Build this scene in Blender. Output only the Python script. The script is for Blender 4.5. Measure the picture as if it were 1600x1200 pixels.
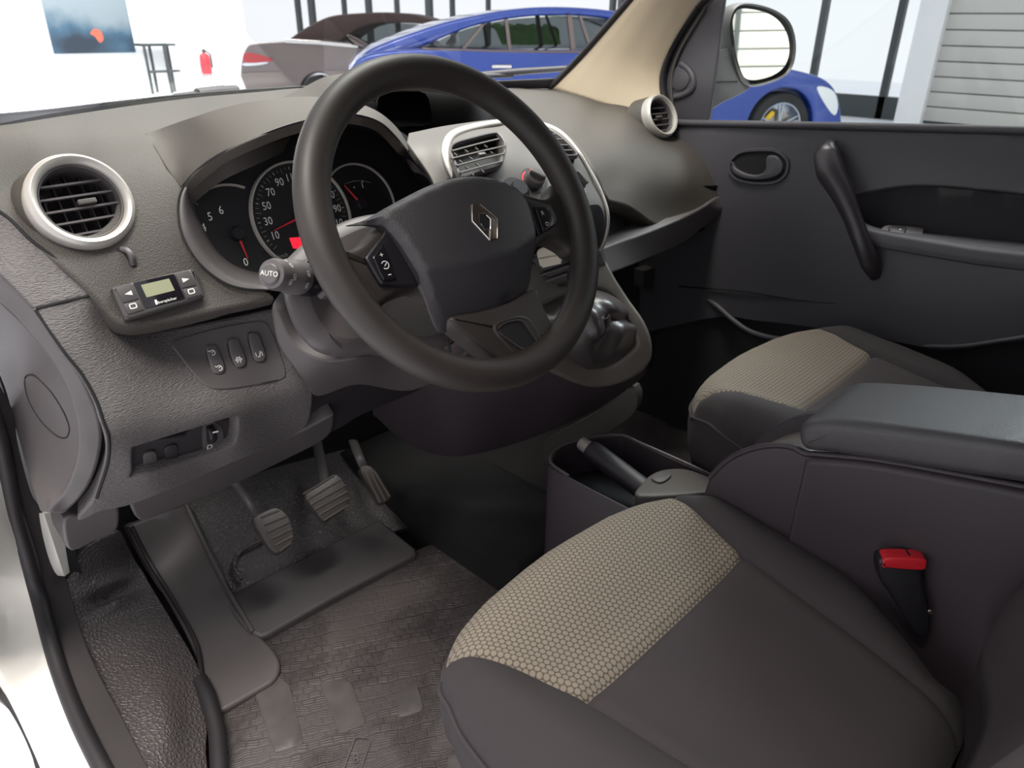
import bpy, bmesh, math, random
import numpy as np
from mathutils import Vector, Matrix
from mathutils.geometry import delaunay_2d_cdt

for o in list(bpy.data.objects):
    bpy.data.objects.remove(o)
scene = bpy.context.scene
COL = scene.collection
random.seed(3)
rng = np.random.default_rng(5)

# ------------------------------------------------------------------ camera
FPX = 1150.0                                   # focal length in pixels of the 1600x1200 frame
CAM = np.array([-0.936, -1.053, 1.435])
ROT = np.array([[0.69776, 0.3109, -0.64535], [-0.71626, 0.31638, -0.622], [0.0108, 0.89624, 0.44344]])
cam_d = bpy.data.cameras.new('camera')
cam_d.sensor_width = 36.0
cam_d.lens = FPX / 1600 * 36.0
cam_d.clip_start = 0.02
cam_d.clip_end = 200
cam = bpy.data.objects.new('camera', cam_d)
COL.objects.link(cam)
M = Matrix([list(ROT[i]) + [CAM[i]] for i in range(3)] + [[0, 0, 0, 1]])
cam.matrix_world = M
scene.camera = cam
cam_d.dof.use_dof = True
cam_d.dof.focus_distance = 0.95
cam_d.dof.aperture_fstop = 9.0

# ------------------------------------------------------------------ world, lamps, exposure
world = bpy.data.worlds.new('world')
scene.world = world
world.use_nodes = True
bg = world.node_tree.nodes['Background']
bg.inputs[0].default_value = (0.96, 0.95, 1.0, 1)
bg.inputs[1].default_value = 0.25

def area(name, loc, target, size, power, color=(1, 1, 1)):
    l = bpy.data.lights.new(name, 'AREA')
    l.shape = 'RECTANGLE'
    l.size, l.size_y = size
    l.energy = power
    l.color = color
    o = bpy.data.objects.new(name, l)
    COL.objects.link(o)
    o.location = loc
    o.rotation_euler = (Vector(target) - Vector(loc)).to_track_quat('-Z', 'Y').to_euler()
    return o

area('showroom_and_fill_lamp', (-1.28, -0.4, 4.4), (-1.0, -0.3, 0.9), (0.7, 2.6), 70, (1.0, 0.94, 0.86))
area('showroom_and_fill_lamp', (1.15, 0.7, 4.4), (0.6, 0.0, 1.0), (2.2, 1.6), 58, (1.0, 0.96, 0.90))
area('showroom_and_fill_lamp', (2.5, -0.5, 3.75), (0.5, -0.4, 1.0), (1.2, 2.2), 34, (0.92, 0.96, 1.0))  # added fill, stands in for bluish light from the passenger window side
area('showroom_and_fill_lamp', (3.5, 13.2, 4.4), (4.5, 15.8, 1.2), (8.0, 1.5), 190, (1.0, 1.0, 1.0))  # added fill that brightens the back wall to white
area('showroom_and_fill_lamp', (5.0, -6.5, 4.3), (5.5, -9.0, 1.0), (6.0, 1.5), 150, (1.0, 0.98, 0.92))  # added fill that brightens the slatted door reflected in the mirror

vs = scene.view_settings
vs.view_transform = 'Standard'
vs.look = 'None'
vs.exposure = 2.1
vs.gamma = 1.0
vs.use_curve_mapping = False

# ------------------------------------------------------------------ helpers
def ray(u, v):
    return ROT @ np.array([(u - 800) / FPX, -(v - 600) / FPX, -1.0])

def hit(u, v, ax, val):
    d = ray(u, v)
    i = 'XYZ'.index(ax)
    return (val - CAM[i]) / d[i]

def PX(u, v, x): return CAM + hit(u, v, 'X', x) * ray(u, v)
def PY(u, v, y): return CAM + hit(u, v, 'Y', y) * ray(u, v)
def PZ(u, v, z): return CAM + hit(u, v, 'Z', z) * ray(u, v)
def pix(p):
    c = (np.asarray(p, float) - CAM) @ ROT
    return np.array([800 + FPX * c[0] / -c[2], 600 - FPX * c[1] / -c[2]])

def unit(v):
    v = np.asarray(v, float)
    return v / np.linalg.norm(v)

class Frame:
    """local frame: origin, ex (right), ey (up), ez (towards the viewer)"""
    def __init__(s, o, ez, up=(0, 0, 1), roll=0.0):
        s.o = np.asarray(o, float)
        s.ez = unit(ez)
        s.ex = unit(np.cross(up, s.ez))
        s.ey = np.cross(s.ez, s.ex)
        if roll:
            c, n = math.cos(roll), math.sin(roll)
            s.ex, s.ey = c * s.ex + n * s.ey, -n * s.ex + c * s.ey
    def w(s, a, b, h=0.0):
        return s.o + a * s.ex + b * s.ey + h * s.ez
    def px(s, u, v, h=0.0):
        d = ray(u, v)
        t = ((s.o - CAM) @ s.ez + h) / (d @ s.ez)
        q = CAM + t * d - s.o
        return np.array([q @ s.ex, q @ s.ey])
    def at(s, a, b, h=0.0):
        n = Frame.__new__(Frame)
        n.o = s.w(a, b, h); n.ex, n.ey, n.ez = s.ex, s.ey, s.ez
        return n
    def turn(s, ang):
        n = Frame.__new__(Frame)
        c, k = math.cos(ang), math.sin(ang)
        n.o = s.o; n.ez = s.ez
        n.ex, n.ey = c * s.ex + k * s.ey, -k * s.ex + c * s.ey
        return n

def tag(o, label=None, cat=None, group=None, kind=None):
    if label: o['label'] = label
    if cat: o['category'] = cat
    if group: o['group'] = group
    if kind: o['kind'] = kind
    return o

def adopt(o, parent):
    if parent is not None:
        o.parent = parent
        o.matrix_parent_inverse = parent.matrix_basis.inverted() if parent.parent is None else Matrix.Identity(4)
        if parent.parent is not None:
            m = parent.parent.matrix_basis @ parent.matrix_parent_inverse.inverted().inverted() if False else None
            # parts are built in world coordinates: cancel everything above
            up = parent.parent.matrix_basis @ parent.matrix_parent_inverse @ parent.matrix_basis
            o.matrix_parent_inverse = up.inverted()

def empty(name, loc, label, cat, group=None):
    o = bpy.data.objects.new(name, None)
    o.empty_display_size = 0.05
    COL.objects.link(o)
    o.location = [float(c) for c in loc]
    bpy.context.view_layer.update()
    tag(o, label, cat, group)
    return o

def mesh(name, verts, faces, mat, parent=None, smooth=True, angle=40, label=None):
    me = bpy.data.meshes.new(name)
    me.from_pydata([tuple(map(float, v)) for v in verts], [], [tuple(f) for f in faces])
    me.validate()
    bm = bmesh.new(); bm.from_mesh(me)
    bmesh.ops.recalc_face_normals(bm, faces=bm.faces) if False else None
    if smooth:
        for f in bm.faces: f.smooth = True
        ca = math.radians(angle)
        for e in bm.edges:
            if len(e.link_faces) == 2 and e.calc_face_angle(0) > ca: e.smooth = False
    bm.to_mesh(me); bm.free()
    if mat: me.materials.append(mat)
    o = bpy.data.objects.new(name, me)
    COL.objects.link(o)
    adopt(o, parent)
    if label: o['label'] = label
    return o

class MB:
    """collects pieces that make ONE mesh"""
    def __init__(s): s.v = []; s.f = []
    def add(s, vf):
        n = len(s.v)
        s.v += [np.asarray(p, float) for p in vf[0]]
        s.f += [tuple(i + n for i in f) for f in vf[1]]
        return s
    def build(s, name, mat, parent=None, **k): return mesh(name, s.v, s.f, mat, parent, **k)

# ---- curves
def catmull(pts, n=8, closed=False):
    P = [np.asarray(p, float) for p in pts]
    m = len(P); out = []
    segs = m if closed else m - 1
    for i in range(segs):
        p1, p2 = P[i], P[(i + 1) % m]
        p0 = P[i - 1] if (closed or i > 0) else 2 * p1 - p2
        p3 = P[(i + 2) % m] if (closed or i + 2 < m) else 2 * p2 - p1
        for k in range(n):
            t = k / n
            # centripetal-ish: plain uniform catmull-rom
            out.append(0.5 * ((2 * p1) + (-p0 + p2) * t + (2 * p0 - 5 * p1 + 4 * p2 - p3) * t * t + (-p0 + 3 * p1 - 3 * p2 + p3) * t ** 3))
    if not closed: out.append(P[-1])
    return np.array(out)

def outline(pts, n=6):
    """closed 2D outline; a third value 1 marks a sharp corner"""
    P = [np.array(p[:2], float) for p in pts]
    c = [i for i, p in enumerate(pts) if len(p) > 2 and p[2]]
    if not c: return catmull(P, n, True)
    out = []
    for k, i in enumerate(c):
        j = c[(k + 1) % len(c)]
        seg = [P[i]]; q = i
        while True:
            q = (q + 1) % len(P); seg.append(P[q])
            if q == j: break
        if len(seg) == 2:
            L = np.linalg.norm(seg[1] - seg[0])
            out.extend([seg[0] + (seg[1] - seg[0]) * t for t in np.linspace(0, 1, n + 1)[:-1]])
        else: out.extend(catmull(seg, n)[:-1])
    return np.array(out)

def resample(loop, step):
    loop = np.asarray(loop, float)
    L = np.vstack([loop, loop[:1]])
    d = np.r_[0, np.cumsum(np.linalg.norm(np.diff(L, axis=0), axis=1))]
    n = max(8, int(d[-1] / step))
    t = np.linspace(0, d[-1], n + 1)[:-1]
    return np.stack([np.interp(t, d, L[:, k]) for k in range(L.shape[1])], 1)

def inside(poly, pts):
    poly = np.asarray(poly); pts = np.atleast_2d(pts)
    x, y = pts[:, 0], pts[:, 1]
    r = np.zeros(len(pts), bool)
    a = poly; b = np.roll(poly, -1, 0)
    for (x1, y1), (x2, y2) in zip(a, b):
        if y1 == y2: continue
        m = ((y1 > y) != (y2 > y)) & (x < (x2 - x1) * (y - y1) / (y2 - y1) + x1)
        r ^= m
    return r

def loop_dist(loop, pts):
    a = np.asarray(loop); b = np.roll(a, -1, 0)
    d = np.full(len(pts), 1e9)
    for p, q in zip(a, b):
        e = q - p; L = e @ e + 1e-18
        t = np.clip(((pts - p) @ e) / L, 0, 1)
        d = np.minimum(d, np.linalg.norm(pts - p - t[:, None] * e, axis=1))
    return d

def triangulate(loop, holes, step, extra=None):
    """CDT of a 2D outline with holes; returns points, triangles, boundary index loops"""
    loops = [np.asarray(loop)] + [np.asarray(h) for h in holes]
    lo, hi = loops[0].min(0), loops[0].max(0)
    gx = np.arange(lo[0] + step * .5, hi[0], step); gy = np.arange(lo[1] + step * .5, hi[1], step)
    G = np.array([(x + (0.5 * step if j % 2 else 0), y) for j, y in enumerate(gy) for x in gx])
    if extra is not None and len(extra): G = np.vstack([G, extra]) if len(G) else np.asarray(extra)
    if len(G):
        ok = inside(loops[0], G)
        for h in loops[1:]: ok &= ~inside(h, G)
        for h in loops: ok &= loop_dist(h, G) > step * 0.45 if extra is None else loop_dist(h, G) > step * 0.2
        G = G[ok]
    pts = []; edges = []
    for l in loops:
        n0 = len(pts); pts += [tuple(p) for p in l]
        edges += [(n0 + i, n0 + (i + 1) % len(l)) for i in range(len(l))]
    nb = len(pts)
    pts += [tuple(p) for p in G]
    V, Ed, Fa, ov, oe, of = delaunay_2d_cdt([Vector(p) for p in pts], edges, [], 0, 1e-7)
    V = np.array([tuple(v) for v in V])
    T = np.array([f for f in Fa if len(f) == 3])
    cen = V[T].mean(1)
    ok = inside(loops[0], cen)
    for h in loops[1:]: ok &= ~inside(h, cen)
    T = T[ok]
    # orient counter-clockwise
    a, b, c = V[T[:, 0]], V[T[:, 1]], V[T[:, 2]]
    s = (b[:, 0] - a[:, 0]) * (c[:, 1] - a[:, 1]) - (b[:, 1] - a[:, 1]) * (c[:, 0] - a[:, 0])
    T[s < 0] = T[s < 0][:, ::-1]
    mp = {}
    for i, src in enumerate(ov):
        for q in src: mp[q] = i
    bl = []; k = 0
    for l in loops:
        bl.append([mp[k + i] for i in range(len(l))]); k += len(l)
    return V, T, bl

def tps(ctrl, vals, smooth=0.0):
    ctrl = np.asarray(ctrl, float); n = len(ctrl)
    def U(r2): return np.where(r2 > 1e-12, r2 * np.log(np.maximum(r2, 1e-12)), 0.0)
    c0 = ctrl.mean(0); sc = ctrl.std() + 1e-9
    X = (ctrl - c0) / sc
    K = U(((X[:, None] - X[None]) ** 2).sum(-1)) + smooth * np.eye(n)
    Pm = np.c_[np.ones(n), X]
    A = np.block([[K, Pm], [Pm.T, np.zeros((3, 3))]])
    s = np.linalg.lstsq(A, np.r_[vals, 0, 0, 0], rcond=None)[0]
    def f(q):
        q = (np.atleast_2d(q) - c0) / sc
        return U(((q[:, None] - X[None]) ** 2).sum(-1)) @ s[:n] + np.c_[np.ones(len(q)), q] @ s[n:]
    return f

class Surf:
    """a smooth surface in the car, fitted through points whose place is known (sight line + one coordinate)"""
    def __init__(s, ctrl, smooth=1e-4):
        uv = [(c[0], c[1]) for c in ctrl]
        s.f = tps(uv, np.array([1.0 / hit(c[0], c[1], c[2], c[3]) for c in ctrl]), smooth)
    def __call__(s, uv, off=0.0):
        uv = np.atleast_2d(uv)
        t = 1.0 / s.f(uv)
        D = np.array([ray(u, v) for u, v in uv])
        return CAM + t[:, None] * D
    def frame(s, u, v, lift=0.0):
        p = s([(u, v), (u + 3, v), (u, v - 3)])
        n = unit(np.cross(p[1] - p[0], p[2] - p[0]))
        return Frame(p[0] + lift * n, n)

def sheet(name, surf, pts, mat, parent=None, holes=(), step=10, roll=0.004, depth=0.012, n=6, lift=0.0, label=None, smooth_outline=True, mod=None, angle=50):
    """moulded panel: the outline's surface with rolled edges and thickness"""
    lp = outline(pts, n) if smooth_outline else np.array([p[:2] for p in pts], float)
    lp = resample(lp, step * 0.8)
    hl = [resample(outline(h, n), step * 0.7) for h in holes]
    V, T, bl = triangulate(lp, hl, step)
    W = surf(V)
    T = T[:, ::-1]                       # image v runs down
    # normals
    N = np.zeros_like(W)
    fn = np.cross(W[T[:, 1]] - W[T[:, 0]], W[T[:, 2]] - W[T[:, 0]])
    for k in range(3): np.add.at(N, T[:, k], fn)
    N /= np.linalg.norm(N, axis=1)[:, None] + 1e-15
    flip = np.sum(N * (CAM - W), axis=1).mean() < 0
    if flip: N = -N; T = T[:, ::-1]
    if lift: W = W + lift * N
    if mod is not None: W = W + mod(V, W)[:, None] * N
    verts = list(W); faces = [tuple(t) for t in T]
    for idx in bl:
        m = len(idx)
        P0 = W[idx]; N0 = N[idx]
        tang = np.roll(P0, -1, 0) - np.roll(P0, 1, 0)
        out = np.cross(tang, N0); out /= np.linalg.norm(out, axis=1)[:, None] + 1e-12
        # outward = away from the surface
        cen = V[idx]
        test = V[idx] + 0
        # decide by sampling: project a small step to pixels
        k = 0; s = 0
        for q in range(0, m, max(1, m // 12)):
            a = pix(P0[q]); b = pix(P0[q] + out[q] * 0.002)
            d = b - a
            if np.linalg.norm(d) > 1e-9:
                pt = V[idx[q]] + d / np.linalg.norm(d) * 1.5
                s += -1 if (inside(lp, [pt])[0] and not any(inside(h, [pt])[0] for h in hl)) else 1
        if s < 0: out = -out
        prev = list(idx)
        rings = [(math.sin(a) * roll, (1 - math.cos(a)) * roll) for a in (math.pi / 6, math.pi / 3, math.pi / 2)]
        if depth > 0: rings.append((roll, roll + depth))
        for (o_, b_) in rings:
            base = len(verts)
            verts += list(P0 + out * o_ - N0 * b_)
            cur = list(range(base, base + m))
            for q in range(m):
                q2 = (q + 1) % m
                faces.append((prev[q], cur[q], cur[q2], prev[q2]))
            prev = cur
    bm_o = mesh(name, verts, faces, mat, parent, True, angle, label)
    fixn(bm_o)
    return bm_o

def fixn(o):
    me = o.data
    bm = bmesh.new(); bm.from_mesh(me)
    bmesh.ops.recalc_face_normals(bm, faces=bm.faces)
    # open sheets: make the big side face the cabin
    bm.faces.ensure_lookup_table()
    s = 0.0
    for f in bm.faces: s += f.calc_area() * f.normal.dot(Vector(CAM) - f.calc_center_median())
    if s < 0: bmesh.ops.reverse_faces(bm, faces=bm.faces)
    bm.to_mesh(me); bm.free()

# ---- solids
def inset2d(poly, d):
    P = np.asarray(poly, float)
    a = np.roll(P, 1, 0); b = np.roll(P, -1, 0)
    area2 = np.sum(P[:, 0] * b[:, 1] - b[:, 0] * P[:, 1])
    sgn = 1 if area2 > 0 else -1
    e1 = P - a; e2 = b - P
    e1 /= np.linalg.norm(e1, axis=1)[:, None] + 1e-12; e2 /= np.linalg.norm(e2, axis=1)[:, None] + 1e-12
    n1 = np.c_[-e1[:, 1], e1[:, 0]] * sgn; n2 = np.c_[-e2[:, 1], e2[:, 0]] * sgn
    m = n1 + n2; k = (m * m).sum(1)[:, None]
    m = np.where(k > 0.3, m / np.maximum(k, 0.3) * 2, m)
    return P + m * d

def ccw(poly):
    P = np.asarray(poly, float); b = np.roll(P, -1, 0)
    return P if np.sum(P[:, 0] * b[:, 1] - b[:, 0] * P[:, 1]) > 0 else P[::-1]

def prism_vf(fr, poly, h0, h1, bevel=0.001, seg=3, dome=0.0):
    poly = ccw(poly)
    m = len(poly); V = []; Fc = []
    rings = [(0.0, h0)]
    if bevel > 0:
        for k in range(seg + 1):
            a = math.pi / 2 * k / seg
            rings.append((bevel * (1 - math.cos(a)), h1 - bevel + bevel * math.sin(a)))
    else: rings.append((0.0, h1))
    for (d, h) in rings:
        q = inset2d(poly, d) if d else poly
        V += [fr.w(x, y, h) for x, y in q]
    for r in range(len(rings) - 1):
        for i in range(m):
            j = (i + 1) % m
            Fc.append((r * m + i, r * m + j, (r + 1) * m + j, (r + 1) * m + i))
    top = [(len(rings) - 1) * m + i for i in range(m)]
    if dome:
        c = np.mean([V[i] for i in top], 0) + dome * fr.ez
        V.append(c); ci = len(V) - 1
        for i in range(m): Fc.append((top[i], top[(i + 1) % m], ci))
    else: Fc.append(tuple(top))
    Fc.append(tuple(range(m))[::-1])
    return V, Fc

def prism(name, fr, poly, h0, h1, mat, parent=None, bevel=0.001, seg=3, label=None, angle=40, dome=0.0):
    V, Fc = prism_vf(fr, poly, h0, h1, bevel, seg, dome)
    return mesh(name, V, Fc, mat, parent, True, angle, label)

def box_vf(fr, x0, x1, y0, y1, h0, h1, bevel=0.0):
    return prism_vf(fr, [(x0, y0), (x1, y0), (x1, y1), (x0, y1)], h0, h1, bevel, 2)

def rrect(w, h, r, n=4, cx=0, cy=0):
    out = []
    for (sx, sy, a0) in ((1, 1, 0), (-1, 1, 90), (-1, -1, 180), (1, -1, 270)):
        for k in range(n + 1):
            a = math.radians(a0 + 90 * k / n)
            out.append((cx + sx * (w / 2 - r) + r * math.cos(a), cy + sy * (h / 2 - r) + r * math.sin(a)))
    return np.array(out)

def circle(r, n=32, cx=0, cy=0, ry=None, a0=0, a1=2 * math.pi):
    full = abs(a1 - a0 - 2 * math.pi) < 1e-6
    t = np.linspace(a0, a1, n + (0 if not full else 1))
    if full: t = t[:-1]
    return np.c_[cx + r * np.cos(t), cy + (ry or r) * np.sin(t)]

def lathe_vf(fr, prof, n=40, closed=False, sx=1.0, sy=1.0, arc=None):
    """prof: list of (radius, height)"""
    V = []; Fc = []
    m = len(prof)
    a0, a1 = arc if arc else (0, 2 * math.pi)
    cnt = n if not arc else n + 1
    for i in range(cnt):
        a = a0 + (a1 - a0) * i / n
        for (r, h) in prof: V.append(fr.w(r * math.cos(a) * sx, r * math.sin(a) * sy, h))
    for i in range(n):
        j = (i + 1) % cnt if not arc else i + 1
        for k in range(m - 1 + (1 if closed else 0)):
            k2 = (k + 1) % m
            Fc.append((i * m + k, j * m + k, j * m + k2, i * m + k2))
    return V, Fc

def lathe(name, fr, prof, mat, parent=None, n=40, closed=False, sx=1.0, sy=1.0, label=None, angle=40, arc=None):
    V, Fc = lathe_vf(fr, prof, n, closed, sx, sy, arc)
    o = mesh(name, V, Fc, mat, parent, True, angle, label)
    me = o.data
    bm = bmesh.new(); bm.from_mesh(me)
    bmesh.ops.remove_doubles(bm, verts=bm.verts, dist=1e-6)
    bmesh.ops.recalc_face_normals(bm, faces=bm.faces)
    bm.to_mesh(me); bm.free()
    return o

def tube_vf(path, rad, n=12, flat=None, cap=True, up=(0, 0, 1)):
    """sweep; rad a number or one per point; flat = (scale along side, scale along normal) per section or None"""
    P = np.asarray(path, float); m = len(P)
    rad = np.full(m, rad) if np.isscalar(rad) else np.asarray(rad, float)
    T = np.gradient(P, axis=0); T /= np.linalg.norm(T, axis=1)[:, None] + 1e-15
    s = np.cross(T[0], up)
    if np.linalg.norm(s) < 1e-4: s = np.cross(T[0], (1, 0, 0))
    s = unit(s); V = []; Fc = []
    fa, fb = flat if flat else (1.0, 1.0)
    for i in range(m):
        s = unit(s - T[i] * (s @ T[i])); b = np.cross(s, T[i])
        for k in range(n):
            a = 2 * math.pi * k / n
            V.append(P[i] + rad[i] * (math.cos(a) * s * fa + math.sin(a) * b * fb))
    for i in range(m - 1):
        for k in range(n):
            k2 = (k + 1) % n
            Fc.append((i * n + k, i * n + k2, (i + 1) * n + k2, (i + 1) * n + k))
    if cap:
        Fc.append(tuple(range(n))[::-1]); Fc.append(tuple((m - 1) * n + k for k in range(n)))
    return V, Fc

def tube(name, path, rad, mat, parent=None, n=12, flat=None, label=None, up=(0, 0, 1), angle=50):
    V, Fc = tube_vf(path, rad, n, flat, True, up)
    return mesh(name, V, Fc, mat, parent, True, angle, label)

def loft_vf(rows, close_u=False):
    """rows of equal length -> quad grid"""
    R = [np.asarray(r, float) for r in rows]
    m = len(R[0]); V = [p for r in R for p in r]; Fc = []
    for i in range(len(R) - 1):
        for k in range(m - (0 if close_u else 1)):
            k2 = (k + 1) % m
            Fc.append((i * m + k, i * m + k2, (i + 1) * m + k2, (i + 1) * m + k))
    return V, Fc

def loft(name, rows, mat, parent=None, dense=6, thick=0.003, label=None, close_u=False, angle=60):
    """control rows (3D) -> smooth surface with thickness"""
    R = [catmull(r, dense, close_u) for r in rows]
    cols = [catmull([r[k] for r in R], dense) for k in range(len(R[0]))]
    R = [[c[i] for c in cols] for i in range(len(cols[0]))]
    V, Fc = loft_vf(R, close_u)
    o = mesh(name, V, Fc, mat, parent, True, angle, label)
    fixn(o)
    if thick:
        md = o.modifiers.new('thickness', 'SOLIDIFY'); md.thickness = thick; md.offset = -1
    return o

def text_vf(s, fr, size, align='CENTER', shear=0.0, sx=1.0):
    cu = bpy.data.curves.new('t', 'FONT')
    cu.body = s; cu.size = 1.0; cu.align_x = align; cu.align_y = 'CENTER'
    cu.resolution_u = 2; cu.shear = shear
    ob = bpy.data.objects.new('t', cu)
    me = bpy.data.meshes.new_from_object(ob)
    V = [fr.w(v.co.x * size * sx, v.co.y * size, 0.0) for v in me.vertices]
    Fc = [tuple(p.vertices) for p in me.polygons]
    bpy.data.objects.remove(ob); bpy.data.curves.remove(cu); bpy.data.meshes.remove(me)
    return V, Fc

def text(name, s, fr, size, mat, parent=None, align='CENTER', sx=1.0, shear=0.0):
    V, Fc = text_vf(s, fr, size, align, shear, sx)
    return mesh(name, V, Fc, mat, parent, False)

def stroke_vf(fr, pts, w, h=0.0, closed=False):
    """flat printed line of width w"""
    P = [np.asarray(p, float) for p in pts]
    if closed: P = P + [P[0]]
    V = []; Fc = []
    for i, p in enumerate(P):
        a = P[max(i - 1, 0)]; b = P[min(i + 1, len(P) - 1)]
        if closed and i in (0, len(P) - 1): a, b = P[-2], P[1]
        t = unit(b - a); nrm = np.array([-t[1], t[0]]) * w / 2
        V += [fr.w(*(p + nrm), h), fr.w(*(p - nrm), h)]
        if i: Fc.append((2 * i - 2, 2 * i - 1, 2 * i + 1, 2 * i))
    return V, Fc

# ------------------------------------------------------------------ materials
def lin(h):
    h = h.lstrip('#')
    c = [int(h[i:i + 2], 16) / 255 for i in (0, 2, 4)]
    return tuple((x / 12.92 if x <= 0.04045 else ((x + 0.055) / 1.055) ** 2.4) for x in c) + (1,)

def mat(name, col, rough=0.5, metal=0.0, spec=0.5, bump=None, var=0.0, var_scale=20, coat=0.0, emit=None, coat_rough=0.1):
    """bump = (kind, scale per metre, strength, distance[, stretch xyz])"""
    m = bpy.data.materials.new(name); m.use_nodes = True
    nt = m.node_tree; b = nt.nodes['Principled BSDF']
    b.inputs['Base Color'].default_value = lin(col)
    b.inputs['Roughness'].default_value = rough
    b.inputs['Metallic'].default_value = metal
    b.inputs['Specular IOR Level'].default_value = spec
    b.inputs['Coat Weight'].default_value = coat
    b.inputs['Coat Roughness'].default_value = coat_rough
    tc = nt.nodes.new('ShaderNodeTexCoord')
    if emit:
        b.inputs['Emission Color'].default_value = lin(emit[0]); b.inputs['Emission Strength'].default_value = emit[1]
    if bump:
        kind, sc, st, dist = bump[:4]
        mp = nt.nodes.new('ShaderNodeMapping')
        mp.inputs['Scale'].default_value = bump[4] if len(bump) > 4 else (1, 1, 1)
        if len(bump) > 5: mp.inputs['Rotation'].default_value = bump[5]
        nt.links.new(tc.outputs['Object'], mp.inputs['Vector'])
        bp = nt.nodes.new('ShaderNodeBump'); bp.inputs['Strength'].default_value = abs(st); bp.invert = st < 0; bp.inputs['Distance'].default_value = dist
        if kind == 'noise':
            t = nt.nodes.new('ShaderNodeTexNoise'); t.inputs['Scale'].default_value = sc; t.inputs['Detail'].default_value = 3
            out = t.outputs['Fac']
        elif kind == 'wave':
            t = nt.nodes.new('ShaderNodeTexWave'); t.inputs['Scale'].default_value = sc; t.inputs['Distortion'].default_value = 0.3
            out = t.outputs['Fac']
        else:
            t = nt.nodes.new('ShaderNodeTexVoronoi'); t.inputs['Scale'].default_value = sc
            t.feature = 'DISTANCE_TO_EDGE' if kind == 'cells' else 'SMOOTH_F1'
            t.inputs['Randomness'].default_value = 0.9
            out = t.outputs['Distance']
            if kind == 'cells':
                r = nt.nodes.new('ShaderNodeMapRange'); r.inputs['From Max'].default_value = 0.25
                nt.links.new(out, r.inputs['Value']); out = r.outputs['Result']
        nt.links.new(mp.outputs['Vector'], t.inputs['Vector'])
        nt.links.new(out, bp.inputs['Height'])
        nt.links.new(bp.outputs['Normal'], b.inputs['Normal'])
    if var:
        n = nt.nodes.new('ShaderNodeTexNoise'); n.inputs['Scale'].default_value = var_scale; n.inputs['Detail'].default_value = 5
        nt.links.new(tc.outputs['Object'], n.inputs['Vector'])
        mx = nt.nodes.new('ShaderNodeMix'); mx.data_type = 'RGBA'; mx.blend_type = 'MULTIPLY'
        rr = nt.nodes.new('ShaderNodeMapRange'); rr.inputs['From Min'].default_value = 0.3; rr.inputs['From Max'].default_value = 0.7
        rr.inputs['To Min'].default_value = 1 - var; rr.inputs['To Max'].default_value = 1 + var
        nt.links.new(n.outputs['Fac'], rr.inputs['Value'])
        mx.inputs['Factor'].default_value = 1.0
        mx.inputs['A'].default_value = lin(col)
        nt.links.new(rr.outputs['Result'], mx.inputs['B'])
        nt.links.new(mx.outputs['Result'], b.inputs['Base Color'])
        r2 = nt.nodes.new('ShaderNodeMapRange'); r2.inputs['To Min'].default_value = max(0, rough - var * .5); r2.inputs['To Max'].default_value = min(1, rough + var * .5)
        nt.links.new(n.outputs['Fac'], r2.inputs['Value']); nt.links.new(r2.outputs['Result'], b.inputs['Roughness'])
    return m

def glass_mat(name, tint=(0.93, 0.97, 0.96, 1), refl=0.06, rough=0.0):
    m = bpy.data.materials.new(name); m.use_nodes = True
    nt = m.node_tree; nt.nodes.clear()
    o = nt.nodes.new('ShaderNodeOutputMaterial'); mx = nt.nodes.new('ShaderNodeMixShader')
    t = nt.nodes.new('ShaderNodeBsdfTransparent'); t.inputs[0].default_value = tint
    g = nt.nodes.new('ShaderNodeBsdfGlossy'); g.inputs['Roughness'].default_value = rough
    fr = nt.nodes.new('ShaderNodeFresnel'); fr.inputs[0].default_value = 1.25
    nt.links.new(fr.outputs[0], mx.inputs[0]); nt.links.new(t.outputs[0], mx.inputs[1]); nt.links.new(g.outputs[0], mx.inputs[2])
    nt.links.new(mx.outputs[0], o.inputs[0])
    return m

MT = {}
MT['pad'] = mat('dash_grain_plastic', '#3d3935', 0.68, bump=('smooth', 700, 0.6, 0.0012, (1, 1, 0.6)), var=0.05, var_scale=9)
MT['hood'] = mat('hood_grain_plastic', '#39342f', 0.68, bump=('smooth', 950, 0.4, 0.0006, (1, 1, 0.6)))
MT['lower'] = mat('lower_dash_grain', '#595555', 0.5, bump=('noise', 300, 1.0, 0.0028, (0.6, 1, 2.8)), var=0.04)
MT['plain'] = mat('satin_plastic', '#4d494a', 0.48, bump=('noise', 1500, 0.1, 0.0003))
MT['plain_light'] = mat('satin_light_plastic', '#45413e', 0.55, bump=('noise', 1500, 0.08, 0.0003))
MT['dark'] = mat('dark_plastic', '#2a262a', 0.5, bump=('noise', 1200, 0.12, 0.0004))
MT['black'] = mat('black_plastic', '#17151a', 0.42)
MT['gloss_black'] = mat('gloss_black_plastic', '#141318', 0.12)
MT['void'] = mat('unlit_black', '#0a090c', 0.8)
MT['silver'] = mat('painted_silver', '#b4b0aa', 0.33, metal=0.35)
MT['chrome'] = mat('chrome', '#d8d4d0', 0.12, metal=1.0)
MT['chrome_dark'] = mat('shaded_chrome', '#8a7f78', 0.3, metal=1.0)
MT['rim'] = mat('wheel_foam', '#2b2624', 0.5, bump=('noise', 900, 0.14, 0.0005), var=0.14, var_scale=14)
MT['airbag'] = mat('airbag_vinyl', '#333134', 0.46, bump=('smooth', 620, 0.4, 0.0008))
MT['column'] = mat('column_plastic', '#474243', 0.5, bump=('noise', 1400, 0.1, 0.0003))
MT['handle'] = mat('handle_plastic', '#343134', 0.33)
MT['rib'] = mat('pedal_rib', '#8d837c', 0.35, metal=0.5)
MT['gauge'] = mat('gauge_face', '#121217', 0.5)
MT['print'] = mat('white_print', '#d9d7d2', 0.6)
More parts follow.
